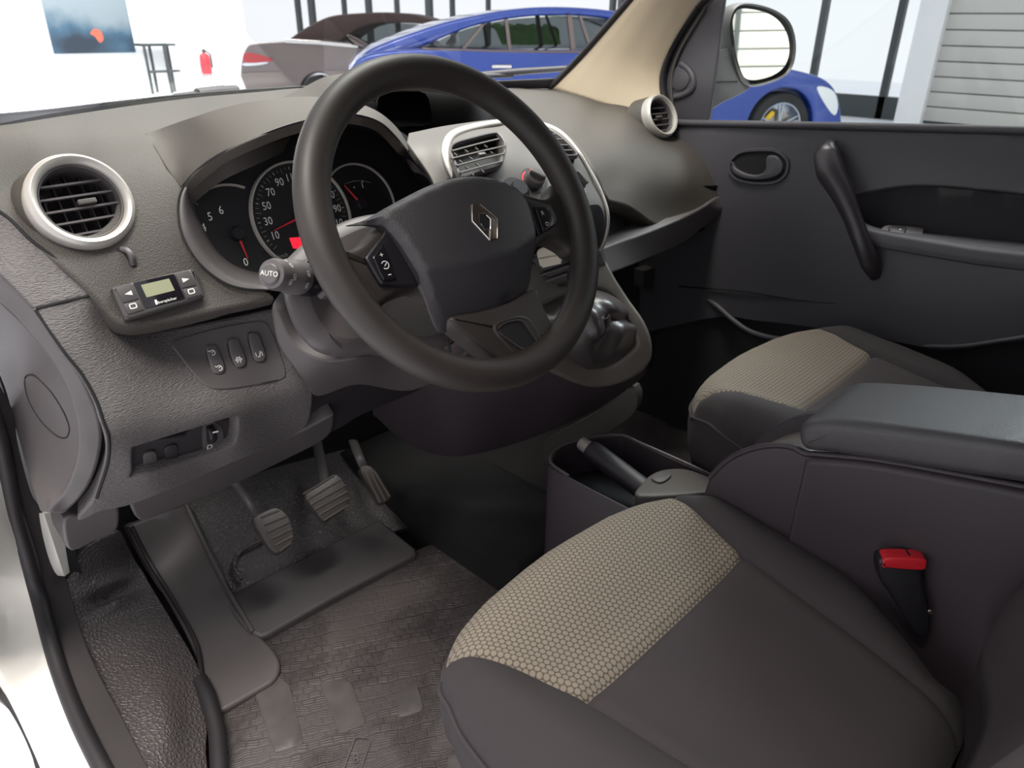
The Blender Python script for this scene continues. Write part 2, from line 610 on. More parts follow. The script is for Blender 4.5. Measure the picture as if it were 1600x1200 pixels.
MT['print_dim'] = mat('grey_print', '#8d8b88', 0.6)
MT['red'] = mat('red_plastic', '#c0202c', 0.4)
MT['needle'] = mat('red_needle', '#c22530', 0.5)
MT['red_lamp'] = mat('red_lamp', '#d01828', 0.4, emit=('#d01828', 0.5))
MT['lcd'] = mat('lcd_glass', '#85886f', 0.25)
MT['button'] = mat('button_rubber', '#3a3738', 0.5)
MT['beige'] = mat('pillar_trim', '#c2b29b', 0.62, bump=('noise', 900, 0.1, 0.0004))
MT['rubber'] = mat('black_rubber', '#1f1c1f', 0.55)
MT['flock'] = mat('flocked_trim', '#363233', 0.95, bump=('noise', 900, 0.5, 0.001))
MT['vinyl'] = mat('vinyl_floor', '#454041', 0.5, bump=('cells', 135, -0.55, 0.0022, (1, 1, 1)))
MT['mat_plain'] = mat('rubber_mat_plain', '#4c4748', 0.55, var=0.12, var_scale=9)
MT['mat_worn'] = mat('rubber_mat_worn', '#474242', 0.5, var=0.15, var_scale=30)
MT['carpet'] = mat('dark_carpet', '#0c0a0c', 0.95, bump=('noise', 700, 0.6, 0.002))
MT['door'] = mat('door_plastic', '#434146', 0.52, bump=('noise', 900, 0.18, 0.0005))
MT['door_dark'] = mat('door_insert', '#1f1e23', 0.7, bump=('noise', 1200, 0.15, 0.0004))
MT['seat'] = mat('seat_cloth', '#312b2d', 0.85, bump=('wave', 420, 0.25, 0.0006, (1, 1, 1), (0, 0, 0.6)), var=0.06, var_scale=18)
MT['seat_dark'] = mat('seat_bolster_cloth', '#2d282a', 0.88, bump=('noise', 900, 0.3, 0.0006))
MT['armrest'] = mat('armrest_vinyl', '#464446', 0.38, bump=('cells', 520, 0.25, 0.0006), var=0.07, var_scale=15)
MT['console'] = mat('console_plastic', '#332c31', 0.5, bump=('noise', 1000, 0.12, 0.0004))
MT['console_light'] = mat('console_rim', '#57524e', 0.42)
MT['leather'] = mat('boot_leather', '#3a3536', 0.3, bump=('smooth', 500, 0.2, 0.0005), var=0.1)
MT['white_body'] = mat('white_paint', '#e3e0d8', 0.25, coat=0.6)
MT['steel'] = mat('brushed_steel', '#9d9893', 0.35, metal=1.0)
MT['paper'] = mat('paper', '#ddd6c4', 0.7)
MT['pedal'] = mat('pedal_rubber', '#4a4442', 0.45)
MT['glass'] = glass_mat('car_glass')
MT['blue'] = mat('blue_paint', '#103a94', 0.22, metal=0.3, coat=1.0, coat_rough=0.03)
MT['brown'] = mat('grey_brown_paint', '#6d5f5d', 0.3, metal=0.5, coat=1.0, coat_rough=0.03)
MT['softtop'] = mat('canvas_roof', '#463634', 0.9)
MT['car_glass_dark'] = mat('tinted_glass', '#20262b', 0.06)
MT['tyre'] = mat('tyre', '#1b1b1e', 0.7)
MT['rimmetal'] = mat('alloy', '#aab0ba', 0.25, metal=0.9)
MT['yellow'] = mat('yellow_caliper', '#d9b31a', 0.4)
MT['wall'] = mat('white_wall', '#f4f4f2', 0.8)
MT['wall_grey'] = mat('light_post', '#d9d9da', 0.6)
MT['mullion'] = mat('dark_mullion', '#33393a', 0.5)
MT['tile'] = mat('showroom_tile', '#e6e8f0', 0.3)
MT['slat'] = mat('shutter_slat', '#b2b0ab', 0.4, metal=0.2)
MT['extinguisher'] = mat('red_paint', '#c3202d', 0.3)
MT['lens'] = mat('red_lens', '#b3141f', 0.15)
MT['lens_clear'] = mat('clear_lens', '#dfe3e6', 0.1)
MT['leafgreen'] = mat('leaf_green', '#4c8a2a', 0.7, var=0.4, var_scale=6)
MT['roof'] = mat('roof_lining', '#6d6862', 0.9)

# --- honeycomb seat fabric: raised pale hexagons in a darker net
def honeycomb(name, light, darkc, pitch):
    m = bpy.data.materials.new(name); m.use_nodes = True
    nt = m.node_tree; b = nt.nodes['Principled BSDF']; L = nt.links.new
    N = nt.nodes.new
    tc = N('ShaderNodeTexCoord')
    sc = N('ShaderNodeVectorMath'); sc.operation = 'MULTIPLY'; sc.inputs[1].default_value = (1 / pitch, 1 / pitch, 0)
    L(tc.outputs['Object'], sc.inputs[0])
    add = N('ShaderNodeVectorMath'); add.operation = 'ADD'; add.inputs[1].default_value = (500, 866.0, 0)
    L(sc.outputs[0], add.inputs[0])
    def cell(shift):
        s = N('ShaderNodeVectorMath'); s.operation = 'SUBTRACT'; s.inputs[1].default_value = shift
        L(add.outputs[0], s.inputs[0])
        md = N('ShaderNodeVectorMath'); md.operation = 'MODULO'; md.inputs[1].default_value = (1, 1.7320508, 1)
        L(s.outputs[0], md.inputs[0])
        c = N('ShaderNodeVectorMath'); c.operation = 'SUBTRACT'; c.inputs[1].default_value = (.5, .8660254, 0)
        L(md.outputs[0], c.inputs[0])
        ln = N('ShaderNodeVectorMath'); ln.operation = 'LENGTH'; L(c.outputs[0], ln.inputs[0])
        return ln.outputs['Value']
    a = cell((0, 0, 0)); c = cell((.5, .8660254, 0))
    mn = N('ShaderNodeMath'); mn.operation = 'MINIMUM'; L(a, mn.inputs[0]); L(c, mn.inputs[1])
    mr = N('ShaderNodeMapRange'); mr.interpolation_type = 'SMOOTHSTEP'
    mr.inputs['From Min'].default_value = 0.36; mr.inputs['From Max'].default_value = 0.52
    mr.inputs['To Min'].default_value = 1; mr.inputs['To Max'].default_value = 0
    L(mn.outputs[0], mr.inputs['Value'])
    mx = N('ShaderNodeMix'); mx.data_type = 'RGBA'; mx.inputs['A'].default_value = lin(darkc); mx.inputs['B'].default_value = lin(light)
    L(mr.outputs['Result'], mx.inputs['Factor']); L(mx.outputs['Result'], b.inputs['Base Color'])
    b.inputs['Roughness'].default_value = 0.9
    bp = N('ShaderNodeBump'); bp.inputs['Strength'].default_value = 0.6; bp.inputs['Distance'].default_value = 0.0012
    L(mr.outputs['Result'], bp.inputs['Height']); L(bp.outputs['Normal'], b.inputs['Normal'])
    return m
MT['honey'] = honeycomb('honeycomb_cloth', '#786f64', '#48423a', 0.0078)

# --- rubber mat relief: little blocks of parallel ribs laid in turn, like basket weave
def basket(name, col, size):
    m = bpy.data.materials.new(name); m.use_nodes = True
    nt = m.node_tree; b = nt.nodes['Principled BSDF']; L = nt.links.new; N = nt.nodes.new
    tc = N('ShaderNodeTexCoord')
    mp = N('ShaderNodeMapping'); mp.inputs['Scale'].default_value = (1 / size, 1 / size, 1); mp.inputs['Rotation'].default_value = (0, 0, 0.5)
    wn = N('ShaderNodeTexNoise'); wn.inputs['Scale'].default_value = 26.0; wn.inputs['Detail'].default_value = 1
    L(tc.outputs['Object'], wn.inputs['Vector'])
    wa = N('ShaderNodeVectorMath'); wa.operation = 'MULTIPLY_ADD'; wa.inputs[1].default_value = (0.016, 0.016, 0)
    L(wn.outputs['Color'], wa.inputs[0]); L(tc.outputs['Object'], wa.inputs[2])
    L(wa.outputs[0], mp.inputs['Vector'])
    ws = N('ShaderNodeTexNoise'); ws.inputs['Scale'].default_value = 9.0; ws.inputs['Detail'].default_value = 4
    L(tc.outputs['Object'], ws.inputs['Vector'])
    wr_ = N('ShaderNodeMapRange'); wr_.inputs['From Min'].default_value = 0.42; wr_.inputs['From Max'].default_value = 0.58; wr_.inputs['To Min'].default_value = 0.25
    L(ws.outputs['Fac'], wr_.inputs['Value'])
    br = N('ShaderNodeTexBrick'); br.inputs['Scale'].default_value = 1.0; br.inputs['Mortar Size'].default_value = 0.09
    br.inputs['Brick Width'].default_value = 1.0; br.inputs['Row Height'].default_value = 0.75; br.inputs['Mortar Smooth'].default_value = 0.6
    L(mp.outputs['Vector'], br.inputs['Vector'])
    wv = N('ShaderNodeTexWave'); wv.inputs['Scale'].default_value = 1.5; wv.bands_direction = 'Y'
    L(mp.outputs['Vector'], wv.inputs['Vector'])
    inv = N('ShaderNodeMath'); inv.operation = 'SUBTRACT'; inv.inputs[0].default_value = 1.0; L(br.outputs['Fac'], inv.inputs[1])
    mul = N('ShaderNodeMath'); mul.operation = 'MULTIPLY'; L(inv.outputs[0], mul.inputs[0])
    a2 = N('ShaderNodeMath'); a2.operation = 'MULTIPLY_ADD'; a2.inputs[1].default_value = 0.5; a2.inputs[2].default_value = 0.5
    L(wv.outputs['Fac'], a2.inputs[0]); L(a2.outputs[0], mul.inputs[1])
    bp = N('ShaderNodeBump'); bp.inputs['Distance'].default_value = 0.004; L(wr_.outputs['Result'], bp.inputs['Strength'])
    L(mul.outputs[0], bp.inputs['Height']); L(bp.outputs['Normal'], b.inputs['Normal'])
    n = N('ShaderNodeTexNoise'); n.inputs['Scale'].default_value = 7; n.inputs['Detail'].default_value = 6
    L(tc.outputs['Object'], n.inputs['Vector'])
    rp = N('ShaderNodeMix'); rp.data_type = 'RGBA'; rp.inputs['A'].default_value = lin('#332d2f'); rp.inputs['B'].default_value = lin(col)
    L(n.outputs['Fac'], rp.inputs['Factor']); L(rp.outputs['Result'], b.inputs['Base Color'])
    b.inputs['Roughness'].default_value = 0.6
    return m
MT['mat_basket'] = basket('rubber_mat_basket', '#4f4847', 0.019)

# ================================================================== THE CAR SHELL (setting)
def struct(o, label=None, cat=None):
    o['kind'] = 'structure'
    if label: o['label'] = label
    if cat: o['category'] = cat
    return o
UPZ = Frame((0, 0, 0), (0, 0, 1), up=(0, 1, 0))          # plan frame: a = x, b = y
def slab(name, x0, x1, y0, y1, z0, z1, m, parent=None, bevel=0.004):
    return prism(name, UPZ, [(x0, y0), (x1, y0), (x1, y1), (x0, y1)], z0, z1, m, parent, bevel)

struct(slab('car_floor', -0.74, 0.74, -1.65, 0.32, 0.33, 0.375, MT['carpet']), 'dark carpeted floor pan of the van cabin', 'car floor')
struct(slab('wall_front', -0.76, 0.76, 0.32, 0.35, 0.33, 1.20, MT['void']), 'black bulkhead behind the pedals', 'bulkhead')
struct(slab('added_wall_rear', -0.74, 0.74, -1.70, -1.66, 0.33, 1.80, MT['dark']), 'dark partition added behind the seats to darken the cabin', 'partition')  # unseen, added so the cabin gets no light from behind
struct(prism('ceiling', UPZ, [(-0.71, -1.7), (0.70, -1.7), (0.64, -0.31), (0, -0.16), (-0.64, -0.31)], 1.72, 1.82, MT['roof'], None, 0.02), 'pale roof lining of the van cabin', 'roof')
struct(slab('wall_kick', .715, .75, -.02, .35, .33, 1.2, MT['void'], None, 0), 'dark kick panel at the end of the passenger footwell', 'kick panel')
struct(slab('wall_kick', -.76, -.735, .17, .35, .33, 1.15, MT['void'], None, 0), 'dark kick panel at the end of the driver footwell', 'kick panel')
struct(slab('wall_side_rear', -.80, -.76, -3.2, -1.25, .25, 1.8, MT['white_body'], None, .01), 'white body side behind the driver door opening', 'body side')
struct(slab('wall_side_rear', .76, .80, -3.2, -1.2, .25, 1.8, MT['white_body'], None, .01), 'white body side behind the passenger door', 'body side')
# fenders beside the footwells and the bonnet beyond the windscreen
for sx, nm in ((-1, 'wall_left'), (1, 'wall_right')):
    fr = Frame((sx * 0.77, 0, 0), (sx, 0, 0))
    s = fr.ex[1]
    struct(prism(nm, fr, [(s * 0.22, 0.25), (s * 1.15, 0.25), (s * 1.2, 0.95), (s * 0.75, 1.19), (s * 0.30, 1.20)], -0.02, 0.02, MT['white_body'], None, 0.01),
           'white front wing of the van on the %s side' % ('driver' if sx < 0 else 'passenger'), 'wing')
rows = []
for y, z, w in ((0.60, 1.245, 0.70), (0.85, 1.20, 0.70), (1.1, 1.10, 0.68), (1.3, 0.92, 0.62)):
    rows.append([np.array([x * w, y + (0.08 if False else 0.0) - 0.18 * abs(x) ** 2 * (1 if y < 0.7 else 0.5), z - 0.05 * abs(x) ** 3]) for x in (-1, -.6, 0, .6, 1)])
struct(loft('bonnet', rows, MT['white_body'], None, 6, 0.01), 'white bonnet of the van beyond the windscreen', 'bonnet')

# windscreen
def ws_bottom(x): return np.array([x, 0.63 - 0.31 * min(1, abs(x) / 0.66) ** 2.2, 1.283])
def ws_top(x): return np.array([x * 0.86, -0.20 - 0.15 * min(1, abs(x) / 0.66) ** 2, 1.775])
rows = []
for t in (0, .33, .66, 1):
    rows.append([ws_bottom(x) * (1 - t) + ws_top(x) * t + np.array([0, 0.035, 0.03]) * math.sin(math.pi * t) for x in np.linspace(-.66, .66, 9)])
win = loft('window_1', rows, MT['glass'], None, 4, 0.0)
struct(win, 'clear windscreen of the van', 'windscreen')
# black painted border of the screen along its foot
rows = [[ws_bottom(x) + np.array([0, 0.012, -0.012]) for x in np.linspace(-.67, .67, 11)],
        [ws_bottom(x) + np.array([0, -0.004, 0.004 + 0.012 * min(1, abs(x) / .66) ** 6]) for x in np.linspace(-.67, .67, 11)]]
struct(loft('trim_1', rows, MT['black'], None, 5, 0.002), 'black painted border along the foot of the windscreen', 'trim')
# plastic scuttle outside the glass
rows = [[ws_bottom(x) + np.array([0, 0.012, -0.016]) for x in np.linspace(-.70, .70, 9)],
        [ws_bottom(x) + np.array([0, 0.09, -0.045]) for x in np.linspace(-.70, .70, 9)]]
struct(loft('trim_2', rows, MT['black'], None, 5, 0.004), 'black plastic scuttle outside the foot of the windscreen', 'trim')

# A-pillars: beige lining with a black rubber edge towards the glass
def pillar(sx, nm, lab):
    Pm = lambda p: np.array([p[0] * sx + (0 if sx > 0 else -.047), p[1], p[2]])
    A = [PX(862, 140, .655), PX(905, 97, .652), PX(940, 58, .64), PX(990, 0, .62)]
    d = A[3] - A[2]; A = A + [A[3] + unit(d) * 0.2, A[3] + unit(d) * 0.40]
    B = [PX(1046, 195, .700), PX(1032, 140, .705), PX(1040, 90, .70), PX(1092, 0, .685)]
    dB = unit(np.array([-0.06, -0.19, 0.2])); B = B + [B[3] + dB * 0.18, B[3] + dB * 0.36]
    rows = []
    for i in range(6):
        a, b = A[i], B[i]
        mid = [(1 - t) * a + t * b + np.array([-1, -0.25, 0.1]) * 0.020 * math.sin(math.pi * t) ** 0.8 * (1.2 if i < 2 else 1) for t in (.06, .2, .45, .75, .94)]
        rows.append([Pm(a)] + [Pm(q) for q in mid] + [Pm(b)])
    o = loft(nm, rows, MT['beige'], None, 6, 0.006)
    struct(o, lab, 'pillar trim')
    e = [Pm(a + np.array([0.002, 0.008, 0.004])) for a in A]
    r = tube('rubber_edge', catmull(e, 6), 0.009, MT['rubber'], o, 8)
    return o
pillar(1, 'trim_3', 'beige pillar lining between windscreen and passenger door')
pillar(-1, 'trim_4', 'beige pillar lining on the driver side')

# ================================================================== PASSENGER DOOR
door = empty('door_1', (0.72, -0.4, 0.4), 'dark grey passenger door with grab handle, window and storage pocket', 'car door')
door['kind'] = 'structure'
SD = Surf([(1030, 190, 'X', .712), (1600, 200, 'X', .712), (1100, 260, 'X', .70), (1350, 260, 'X', .70), (1600, 270, 'X', .70),
           (1100, 400, 'X', .70), (1200, 420, 'X', .695), (1300, 420, 'X', .672), (1400, 440, 'X', .650), (1620, 450, 'X', .645), (1450, 530, 'X', .645), (1620, 520, 'X', .64),
           (1000, 600, 'X', .70), (1150, 600, 'X', .70), (1840, 212, 'X', .712), (1840, 300, 'X', .70), (1840, 470, 'X', .645)])
sheet('door_panel', SD, [(1030, 193, 1), (1840, 213, 1), (1840, 345), (1640, 306), (1520, 292), (1440, 287), (1385, 292), (1335, 304), (1322, 318), (1330, 345), (1352, 366, 0), (1380, 373), (1640, 408), (1840, 446, 1),
      (1840, 500, 1), (1600, 531), (1530, 540), (1470, 545), (1420, 537), (1330, 520), (1250, 508), (1180, 500), (1120, 495), (1000, 520, 1), (1000, 330, 1)],
      MT['door'], door, step=12, roll=0.004, depth=0.02)
# recess above the arm rest
SR = Surf([(1320, 300, 'X', .738), (1640, 300, 'X', .738), (1320, 380, 'X', .738), (1640, 390, 'X', .738)])
sheet('door_insert', SR, [(1315, 285, 1), (1850, 290, 1), (1850, 460, 1), (1315, 390, 1)], MT['door_dark'], door, step=25, roll=0, depth=0.01)
ledge = []
for u, v0, v1 in ((1335, 340, 360), (1370, 357, 370), (1430, 363, 381), (1520, 372, 396), (1640, 384, 412), (1840, 412, 450)):
    a = PX(u, v0 - 2, .740); b = PX(u, v1, .652)
    zt = a[2]
    ledge.append([a, a * .6 + b * .4 + np.array([0, 0, .006]), b + np.array([.012, 0, .010]), b + np.array([0, 0, -.004]), b + np.array([-.001, 0, -.02])])
loft('arm_rest', ledge, MT['door'], door, 5, 0.004)
# lower part: storage pocket and its lip
SP = Surf([(1000, 500, 'X', .72), (1640, 500, 'X', .72), (1000, 800, 'X', .70), (1640, 800, 'X', .70)])
sheet('lower_panel', SP, [(980, 470, 1), (1880, 470, 1), (1880, 900, 1), (980, 900, 1)], MT['door_dark'], door, step=30, roll=0, depth=0.01)
lip = [PX(1440, 541, .648), PX(1500, 541, .640), PX(1560, 533, .632), PX(1600, 527, .628), PX(1660, 516, .625), PX(1840, 486, .625)]
tube('pocket_lip', catmull(lip, 6), [0.002] + [0.0045] * 30, MT['door'], door, 10)
seam = [PX(1060, 447, .699), PX(1160, 455, .694), PX(1240, 468, .685), PX(1310, 474, .668)]
tube('panel_seam', catmull(seam, 6), 0.0022, MT['void'], door, 6)
front_lip = [PX(1096, 462, .715), PX(1120, 478, .70), PX(1145, 500, .69), PX(1170, 517, .685), PX(1200, 527, .68), PX(1240, 533, .675)]
tube('sill_trim', catmull(front_lip, 6), 0.007, MT['door'], door, 10)
# window rail, glass and rubber
rail = [PX(1036, 191, .709), PX(1110, 193, .708), PX(1300, 197, .708), PX(1840, 210, .708)]
tube('window_rail', catmull(rail, 5), 0.0085, MT['door'], door, 10)
gl = Frame((0.745, -0.4, 1.4), (-1, 0, 0))
gp = [np.array([PX(u, v, .745)[1], PX(u, v, .745)[2]]) for u, v in ((1104, 196), (1640, 208))]
yz = lambda p: ((p - gl.o) @ gl.ex, (p - gl.o) @ gl.ey)
gpoly = [yz(PX(1104, 196, .745)), yz(PX(1128, 0, .745)), yz(np.array([.745, -.16, 1.60])), yz(np.array([.745, -.35, 1.74])), yz(np.array([.745, -1.15, 1.76])), yz(np.array([.745, -1.2, 1.27])), yz(PX(1640, 208, .745))]
prism('window_glass', gl, gpoly, -0.003, 0.0, MT['glass'], door, 0.0)
# frame of the door round the glass (black) + sail panel in front of it
fpath = [PX(1048, 190, .712), PX(1036, 130, .712), PX(1048, 80, .712), PX(1085, 18, .710), PX(1100, 0, .708), np.array([.69, -.20, 1.60]), np.array([.66, -.40, 1.735]), np.array([.655, -.7, 1.76]), np.array([.655, -1.2, 1.76])]
tube('door_seal', catmull(fpath, 8), 0.012, MT['rubber'], door, 10, flat=(1, .7))
fp2 = [PX(1054, 190, .716), PX(1049, 130, .716), PX(1060, 84, .716), PX(1097, 20, .716), PX(1112, 0, .714), np.array([.70, -.21, 1.585]), np.array([.68, -.41, 1.715]), np.array([.675, -.7, 1.74]), np.array([.675, -1.2, 1.74])]
tube('frame_lip', catmull(fp2, 8), 0.004, MT['plain_light'], door, 8)
SS = Surf([(1050, 188, 'X', .722), (1108, 190, 'X', .730), (1055, 110, 'X', .722), (1120, 60, 'X', .735), (1125, -30, 'X', .735), (1095, 20, 'X', .722), (1080, 130, 'X', .716)])
sail = sheet('sail_panel', SS, [(1038, 189, 1), (1034, 130), (1045, 84), (1082, 20), (1108, -30, 1), (1134, -30, 1), (1128, 20), (1106, 188, 1)], MT['door'], door, step=7, roll=0.003, depth=0.01)
fr = SS.frame(1063, 122, 0.001)
a = np.linalg.norm(fr.px(1078, 122)); 
lathe('tweeter_cover', fr, [(0.0, 0.004), (a * .86, 0.004), (a, 0.001), (a * 1.02, -0.004)], MT['door'], sail, 32)
pod = tube('tweeter_pod', catmull([SS([(1062, 98)])[0], SS([(1075, 108)])[0], SS([(1083, 122)])[0], SS([(1082, 138)])[0], SS([(1068, 148)])[0], SS([(1052, 152)])[0]], 6), [0.001] + [0.008] * 29 + [0.001], MT['door'], sail, 10)
# inner release handle: oblong bezel, dish and lever
fr = SD.frame(1187, 258, 0.0)
pp = [fr.px(u, v) for u, v in ((1138, 262), (1143, 246), (1160, 234), (1190, 231), (1215, 233), (1232, 246), (1235, 262), (1228, 278), (1210, 288), (1180, 289), (1155, 284), (1142, 274))]
bez = catmull(pp, 5, True)
V, Fc = loft_vf([[fr.w(x, y, 0.0) for x, y in bez], [fr.w(x, y, .006) for x, y in inset2d(ccw(bez), .002)[::(1 if np.allclose(ccw(bez), bez) else -1)]],
                 [fr.w(x, y, .006) for x, y in inset2d(ccw(bez), .007)[::(1 if np.allclose(ccw(bez), bez) else -1)]], [fr.w(x, y, -.012) for x, y in inset2d(ccw(bez), .009)[::(1 if np.allclose(ccw(bez), bez) else -1)]]], True)
rel = mesh('release_bezel', V, Fc, MT['door'], door)
fixn(rel)
cup = inset2d(ccw(bez), .006)
prism('release_cup', fr, cup, -0.006, 0.0012, MT['void'], rel, 0.0)
lev = [fr.px(u, v) for u, v in ((1146, 252), (1152, 262), (1166, 270), (1182, 273), (1194, 270), (1199, 262), (1199, 250), (1203, 243), (1216, 244), (1225, 256), (1224, 268), (1212, 277), (1190, 281), (1165, 279), (1150, 272), (1144, 262))]
prism('release_lever', fr, catmull(lev, 4, True), 0.0, 0.010, MT['door'], rel, 0.004, 4)
# grab handle
gp = [PX(1300, 222, .690), PX(1292, 240, .668), PX(1298, 268, .650), PX(1315, 300, .640), PX(1332, 340, .632), PX(1347, 380, .630), PX(1360, 412, .640), PX(1369, 432, .66)]
gr = [0.012, 0.0255, 0.028, 0.023, 0.018, 0.0175, 0.019, 0.013]
path = catmull(gp, 8); rr = np.interp(np.linspace(0, 7, len(path)), range(8), gr)
tube('grab_handle', path, rr, MT['handle'], door, 20, flat=(1.0, .8), up=(1, 0, 0))
# window switch
fr = Frame(PX(1403, 366, .690), unit((-0.25, 0.0, 1)), up=(-1, 0, 0))
q = [fr.px(u, v) for u, v in ((1376, 362), (1388, 354), (1438, 358), (1442, 364), (1434, 374), (1384, 372))]
swb = prism('window_switch', fr, catmull(q, 4, True), -0.006, 0.004, MT['plain'], door, 0.002)
q = [fr.px(u, v) for u, v in ((1388, 360), (1396, 356), (1414, 358), (1412, 368), (1392, 368))]
prism('switch_rocker', fr, catmull(q, 4, True), 0.0, 0.0065, MT['black'], swb, 0.002)
lathe('switch_mark', fr.at(*fr.px(1406, 363), 0.0068), [(0, 0), (.0022, 0)], MT['print'], swb, 12)

# ================================================================== DASHBOARD
dash = empty('dashboard', (0, 0.1, 0.7), 'grey grained dashboard running across the cabin under the windscreen', 'dashboard')
Zw = 1.283
# --- left pad: shelf under the screen and the face round the left vent
SA = Surf([(-90, 206, 'Z', Zw), (0, 196, 'Z', Zw), (120, 178, 'Z', Zw), (300, 153, 'Z', Zw), (480, 137, 'Z', Zw), (620, 130, 'Z', Zw),
           (-40, 235, 'Y', .16), (60, 225, 'Y', .16), (150, 215, 'Y', .15), (230, 215, 'Y', .12), (330, 185, 'Y', .16), (430, 160, 'Y', .22), (560, 150, 'Y', .3),
           (0, 300, 'Y', .045), (50, 375, 'Y', -.022), (100, 412, 'Y', -.050), (185, 497, 'Y', -.092), (40, 300, 'Y', .045), (128, 316, 'Y', .010),
           (210, 280, 'Y', .015), (215, 350, 'Y', -.030), (160, 420, 'Y', -.055), (225, 500, 'Y', -.098), (300, 487, 'Y', -.108), (397, 467, 'Y', -.120), (420, 460, 'Y', -.120),
           (250, 430, 'Y', -.070), (310, 430, 'Y', -.085), (276, 330, 'Y', -.040), (284, 290, 'Y', -.022), (275, 250, 'Y', .03), (345, 441, 'Y', -.100)], 2e-4)
sheet('top_pad', SA, [(-120, 207, 1), (0, 196), (100, 181), (200, 166), (300, 153), (400, 144), (480, 137), (560, 132), (640, 129, 1), (640, 165, 1), (560, 175), (430, 215), (340, 250), (295, 285), (278, 310), (275, 335),
      (281, 365), (297, 396), (318, 420), (348, 441), (378, 450), (408, 453, 1), (424, 463, 1), (397, 469), (350, 478), (300, 488), (240, 499), (205, 502), (186, 497, 1), (150, 460), (100, 412), (50, 375), (15, 340), (-20, 315, 1), (-60, 300, 1)],
      MT['pad'], dash, step=9, roll=0.006, depth=0.02, holes=[[(127 + 62 * math.cos(t) , 317 + 54 * math.sin(t)) for t in np.linspace(0, 2 * math.pi, 13)[:-1]]])
# under-lip shadow return
lipc = [(186, 497), (205, 501), (240, 499), (300, 488), (350, 478), (397, 469), (426, 462)]
L0 = SA(np.array(lipc, float))
rows = [[p for p in L0], [p + np.array([0, .001, -.008]) for p in L0], [p + np.array([0.0, .016, -.018]) for p in L0], [p + np.array([0, .06, -.022]) for p in L0]]
loft('pad_underside', rows, MT['pad'], dash, 5, 0.0)
# --- instrument hood
def onA(u, v, d=-.003): return (u, v, 'Y', float(SA([(u, v)])[0][1]) + d)
SH = Surf([onA(228, 209), onA(242, 228), onA(262, 262), onA(284, 293), onA(246, 211, -.004), onA(258, 234, -.004), onA(280, 262, -.005), (300, 183, 'Y', .05), (350, 167, 'Y', .01), (412, 155, 'Y', -.02), (485, 150, 'Y', -.035), (550, 158, 'Y', -.04), (620, 198, 'Y', -.05), (640, 230, 'Y', -.055),
           (300, 273, 'Y', -.040), (350, 237, 'Y', -.075), (420, 206, 'Y', -.098), (470, 190, 'Y', -.108), (530, 178, 'Y', -.112), (567, 180, 'Y', -.112), (595, 192, 'Y', -.110), (632, 232, 'Y', -.10)], 2e-4)
sheet('instrument_hood', SH, [(228, 209, 1), (300, 184), (350, 168), (412, 156), (485, 151), (550, 159), (590, 174), (618, 197), (634, 220), (643, 236, 1), (633, 232, 1), (615, 210), (595, 192), (567, 181), (530, 178), (470, 190), (420, 206), (350, 237), (310, 265), (284, 293, 1), (262, 262), (242, 228)],
      MT['hood'], dash, step=7, roll=0.002, depth=0.012)

# --- instrument cluster
GF = Frame(PY(472, 338, -.028), (0.0, -math.cos(.36), math.sin(.36)))
cl = prism('instrument_panel', GF, catmull([GF.px(u, v) for u, v in ((285, 300), (310, 268), (380, 225), (470, 190), (560, 178), (640, 215), (700, 280), (700, 380), (600, 430), (480, 455), (380, 440), (310, 400), (285, 350))], 6, True), -0.02, 0.0, MT['gauge'], dash, 0.0)
# tunnel between hood lip / bezel and the panel
def gp(u, v, h=0.0): return GF.w(*GF.px(u, v, h), h)
hood_lip = [(284, 293), (310, 265), (350, 238), (420, 207), (470, 191), (530, 179), (567, 182), (595, 193), (615, 211), (633, 233), (655, 262), (685, 292), (700, 320)]
HL = list(SH(np.array(hood_lip[:10], float))) + [PY(655, 262, -.105), PY(685, 292, -.11), PY(700, 320, -.11)]
inn = [(296, 296), (325, 272), (365, 248), (425, 222), (475, 208), (528, 199), (565, 202), (592, 212), (613, 230), (630, 250), (648, 275), (668, 300), (680, 330)]
rows = [[p for p in HL], [a * .5 + gp(u, v) * .5 for a, (u, v) in zip(HL, inn)], [gp(u, v, -0.002) for u, v in inn]]
loft('binnacle_wall', rows, MT['black'], dash, 5, 0.002)
# broad bezel rolled round the lower left of the cluster
bo = [(283, 290), (276, 310), (275, 335), (281, 365), (297, 396), (318, 420), (348, 441), (378, 450), (410, 452), (450, 448)]
bi = [(318, 277), (304, 296), (306, 325), (315, 347), (330, 376), (347, 398), (367, 413), (390, 422), (415, 425), (450, 420)]
BO = SA(np.array(bo, float)); BO = [p + np.array([0, -.004, .001]) for p in BO]
rows = []
for t, lift in ((0, 0), (.25, .010), (.55, .010), (.85, .004), (1.0, -.002)):
    rows.append([BO[i] * (1 - t) + gp(*bi[i]) * t + lift * np.array([0, -.93, .36]) for i in range(len(bo))])
loft('cluster_bezel', rows, MT['plain'], dash, 6, 0.002)
tube('bezel_seam', catmull([p + np.array([0, -.003, .0]) for p in BO[:-1]], 6), 0.0014, MT['void'], dash, 6)

def gauge(u, v, rad, ringarc, name='gauge'):
    c = GF.px(u, v); f = GF.at(c[0], c[1], 0.0005)
    return f
